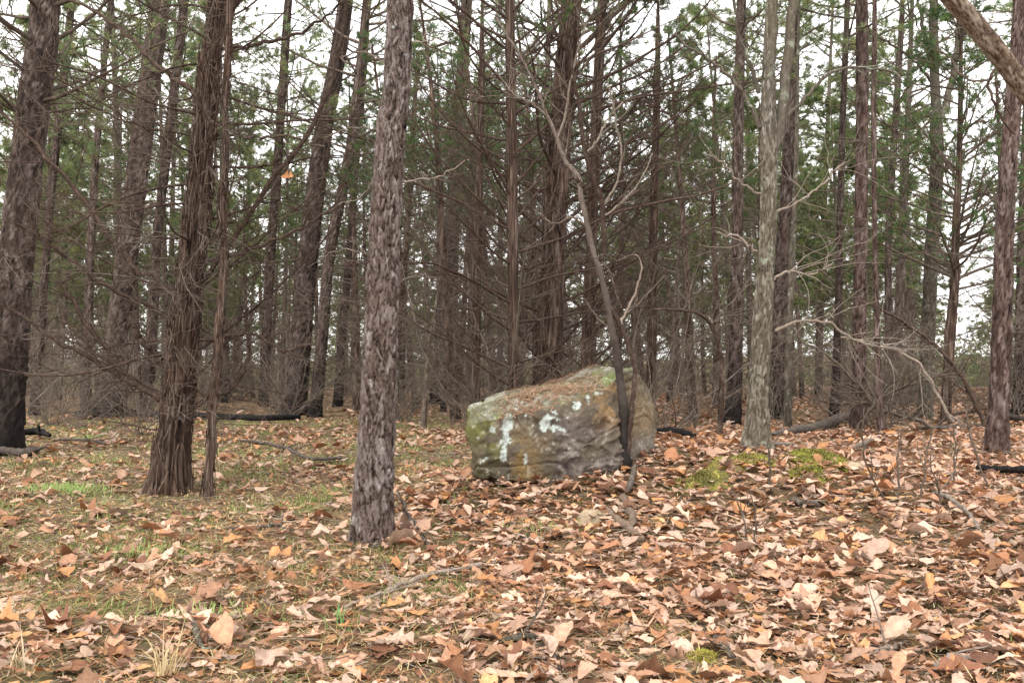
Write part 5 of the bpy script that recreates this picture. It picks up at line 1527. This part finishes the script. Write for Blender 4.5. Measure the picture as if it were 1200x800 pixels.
def mound(px, py, wx, wy, hz, seed, bl, name, label, cat, cols, mat, stone=False):
    c = ghit(px, py)
    sc = c[1] / FPX
    rx = wx * sc / 2
    ry = rx * wy
    n, k = (12, 28) if stone else (20, 40)
    g2 = np.random.default_rng(seed)
    rr, th = np.meshgrid(np.linspace(0, 1, n), np.arange(k) / k * 2 * math.pi, indexing='ij')
    edge = 1 + (0.2 if stone else 0.55) * vnoise(np.stack([np.cos(th) * 1.7, np.sin(th) * 1.7, 0 * th], -1), seed) + (0.1 if stone else 0.35) * vnoise(np.stack([np.cos(th) * 5, np.sin(th) * 5, 0 * th], -1), seed + 1)
    x, y = rr * edge * np.cos(th) * rx, rr * edge * np.sin(th) * ry
    prof = np.maximum(1 - rr ** (3.0 if stone else 1.8), 0) ** (0.6 if stone else 0.9)
    z = hz * prof * (1 + (0.25 if stone else 0.5) * vnoise(np.stack([x / rx * 2.2, y / rx * 2.2, 0 * x], -1), seed + 2))
    z = z + 0.12 * hz * vnoise(np.stack([x * 28, y * 28, 0 * x], -1), seed + 3) * prof
    zz = gz(x + c[0], y + c[1]) - c[2] - 0.015 + z + 0.012 * (rr < 0.9)
    i, j = np.meshgrid(np.arange(n - 1), np.arange(k), indexing='ij')
    f = np.stack([i * k + j, i * k + (j + 1) % k, (i + 1) * k + (j + 1) % k, (i + 1) * k + j], -1).reshape(-1, 4)
    V = np.stack([x, y, zz], -1).reshape(-1, 3)
    nn = fbm(V * 12, seed, 3)
    cc = np.array(cols[0]) * (1 - sstep(nn, -0.4, 0.5))[:, None] + np.array(cols[1]) * sstep(nn, -0.4, 0.5)[:, None]
    mb = MB()
    mb.add(V, f[:, ::-1], 0, cc)
    if bl:
        q = g2.integers(k, len(V), bl)
        P = V[q] + g2.normal(0, 0.008, (bl, 3)) * np.array([1, 1, 0])
        blades(mb, P[:, 0], P[:, 1], P[:, 2] - 0.004, g2.uniform(0.012, 0.034, bl), np.full(bl, 0.006), g2.uniform(0, 1.1, bl), g2.uniform(0, 0.6, bl), pick(cols, bl, 0.3))
    o = link(name, mb.mesh(name, mat), None, c)
    return tag(o, label, cat)


MC_ = [(0.08, 0.088, 0.02), (0.20, 0.20, 0.035), (0.15, 0.11, 0.04), (0.31, 0.295, 0.06)]
mound(955, 541, 84, 0.95, 0.085, 11, 4600, 'moss_patch', 'largest bright green moss cushion on the leaves, right of the forked oak', 'moss', MC_, M['moss'])
mound(946, 560, 52, 0.7, 0.08, 12, 2400, 'moss_patch', 'smaller moss cushion just below the largest one', 'moss', MC_, M['moss'])
mound(872, 546, 84, 0.6, 0.08, 13, 3000, 'moss_patch', 'yellow green moss strip at the foot of the forked oak', 'moss', [(0.15, 0.15, 0.035), (0.29, 0.27, 0.06), (0.22, 0.16, 0.07)], M['moss'])
mound(822, 571, 72, 0.55, 0.11, 14, 3200, 'moss_patch', 'dark olive moss cushion between the boulder and the forked oak', 'moss', [(0.10, 0.10, 0.03), (0.22, 0.20, 0.05), (0.16, 0.11, 0.05)], M['moss'])
mound(824, 772, 34, 0.8, 0.022, 15, 900, 'moss_patch', 'small yellow moss patch at the bottom edge', 'moss', [(0.40, 0.36, 0.06), (0.27, 0.28, 0.06)], M['moss'])
mound(770, 742, 60, 0.6, 0.02, 16, 900, 'moss_patch', 'flat yellow green moss patch in the foreground leaves', 'moss', [(0.26, 0.27, 0.08), (0.36, 0.33, 0.12), (0.30, 0.20, 0.10)], M['moss'])
ST_ = [(0.20, 0.15, 0.09), (0.32, 0.25, 0.17)]
mound(693, 612, 40, 0.7, 0.10, 21, 0, 'rock', 'small tan rock half buried in leaves below the boulder', 'rock', ST_, M['moss'], True)
mound(1002, 552, 30, 0.8, 0.08, 22, 0, 'rock', 'small brown rock right of the moss cushions', 'rock', ST_, M['moss'], True)
mound(951, 563, 18, 0.8, 0.06, 23, 0, 'rock', 'little tan stone beside the smaller moss cushion', 'rock', ST_, M['moss'], True)
mound(1014, 563, 14, 0.8, 0.05, 24, 0, 'rock', 'tiny black charred lump below the brown rock', 'rock', [(0.012, 0.011, 0.011), (0.03, 0.028, 0.026)], M['moss'], True)

# dead leaf caught in the cedar's branch, and two broad dry grass tufts in the foreground
v, f, cc = leaf_geometry(None, np.array([0.13]), np.array([0.06]), np.array([0.3]), np.array([1.1]), np.array([0.2]), np.array([1.2]), np.array([0.9]), np.array([0.5]), np.array([3.0]), np.array([[0.42, 0.20, 0.085]]), st=15)
mb = MB()
mb.add(v, f, 0, cc)
tag(link('hanging_leaf', mb.mesh('hanging_leaf', M['leaf']), None, at(336, 208, c1['Y'] - 0.02)), 'orange dead oak leaf caught on the long rising cedar branch', 'leaf')
for label, px, py, n, L, cols in (('tuft of pale straw coloured grass at the bottom left edge', 190, 800, 26, (0.12, 0.3), [(0.50, 0.38, 0.20), (0.58, 0.46, 0.27)]), ('pale dry grass stems in the bottom left corner', 18, 790, 18, (0.1, 0.22), [(0.48, 0.40, 0.27), (0.40, 0.30, 0.18)]), ('single green grass clump beside the long bent stick', 400, 735, 8, (0.08, 0.16), [(0.10, 0.26, 0.07), (0.14, 0.30, 0.09)])):
    b = ghit(px, py)
    mb = MB()
    x, y = rng.normal(0, 0.025, n), rng.normal(0, 0.02, n)
    blades(mb, x, y, np.zeros(n), rng.uniform(*L, n), np.full(n, 0.007), rng.uniform(0.0, 0.7, n), rng.uniform(0.1, 0.9, n), pick(cols, n))
    tag(link('grass_tuft', mb.mesh('grass_tuft', M['grass']), None, b), label, 'grass')
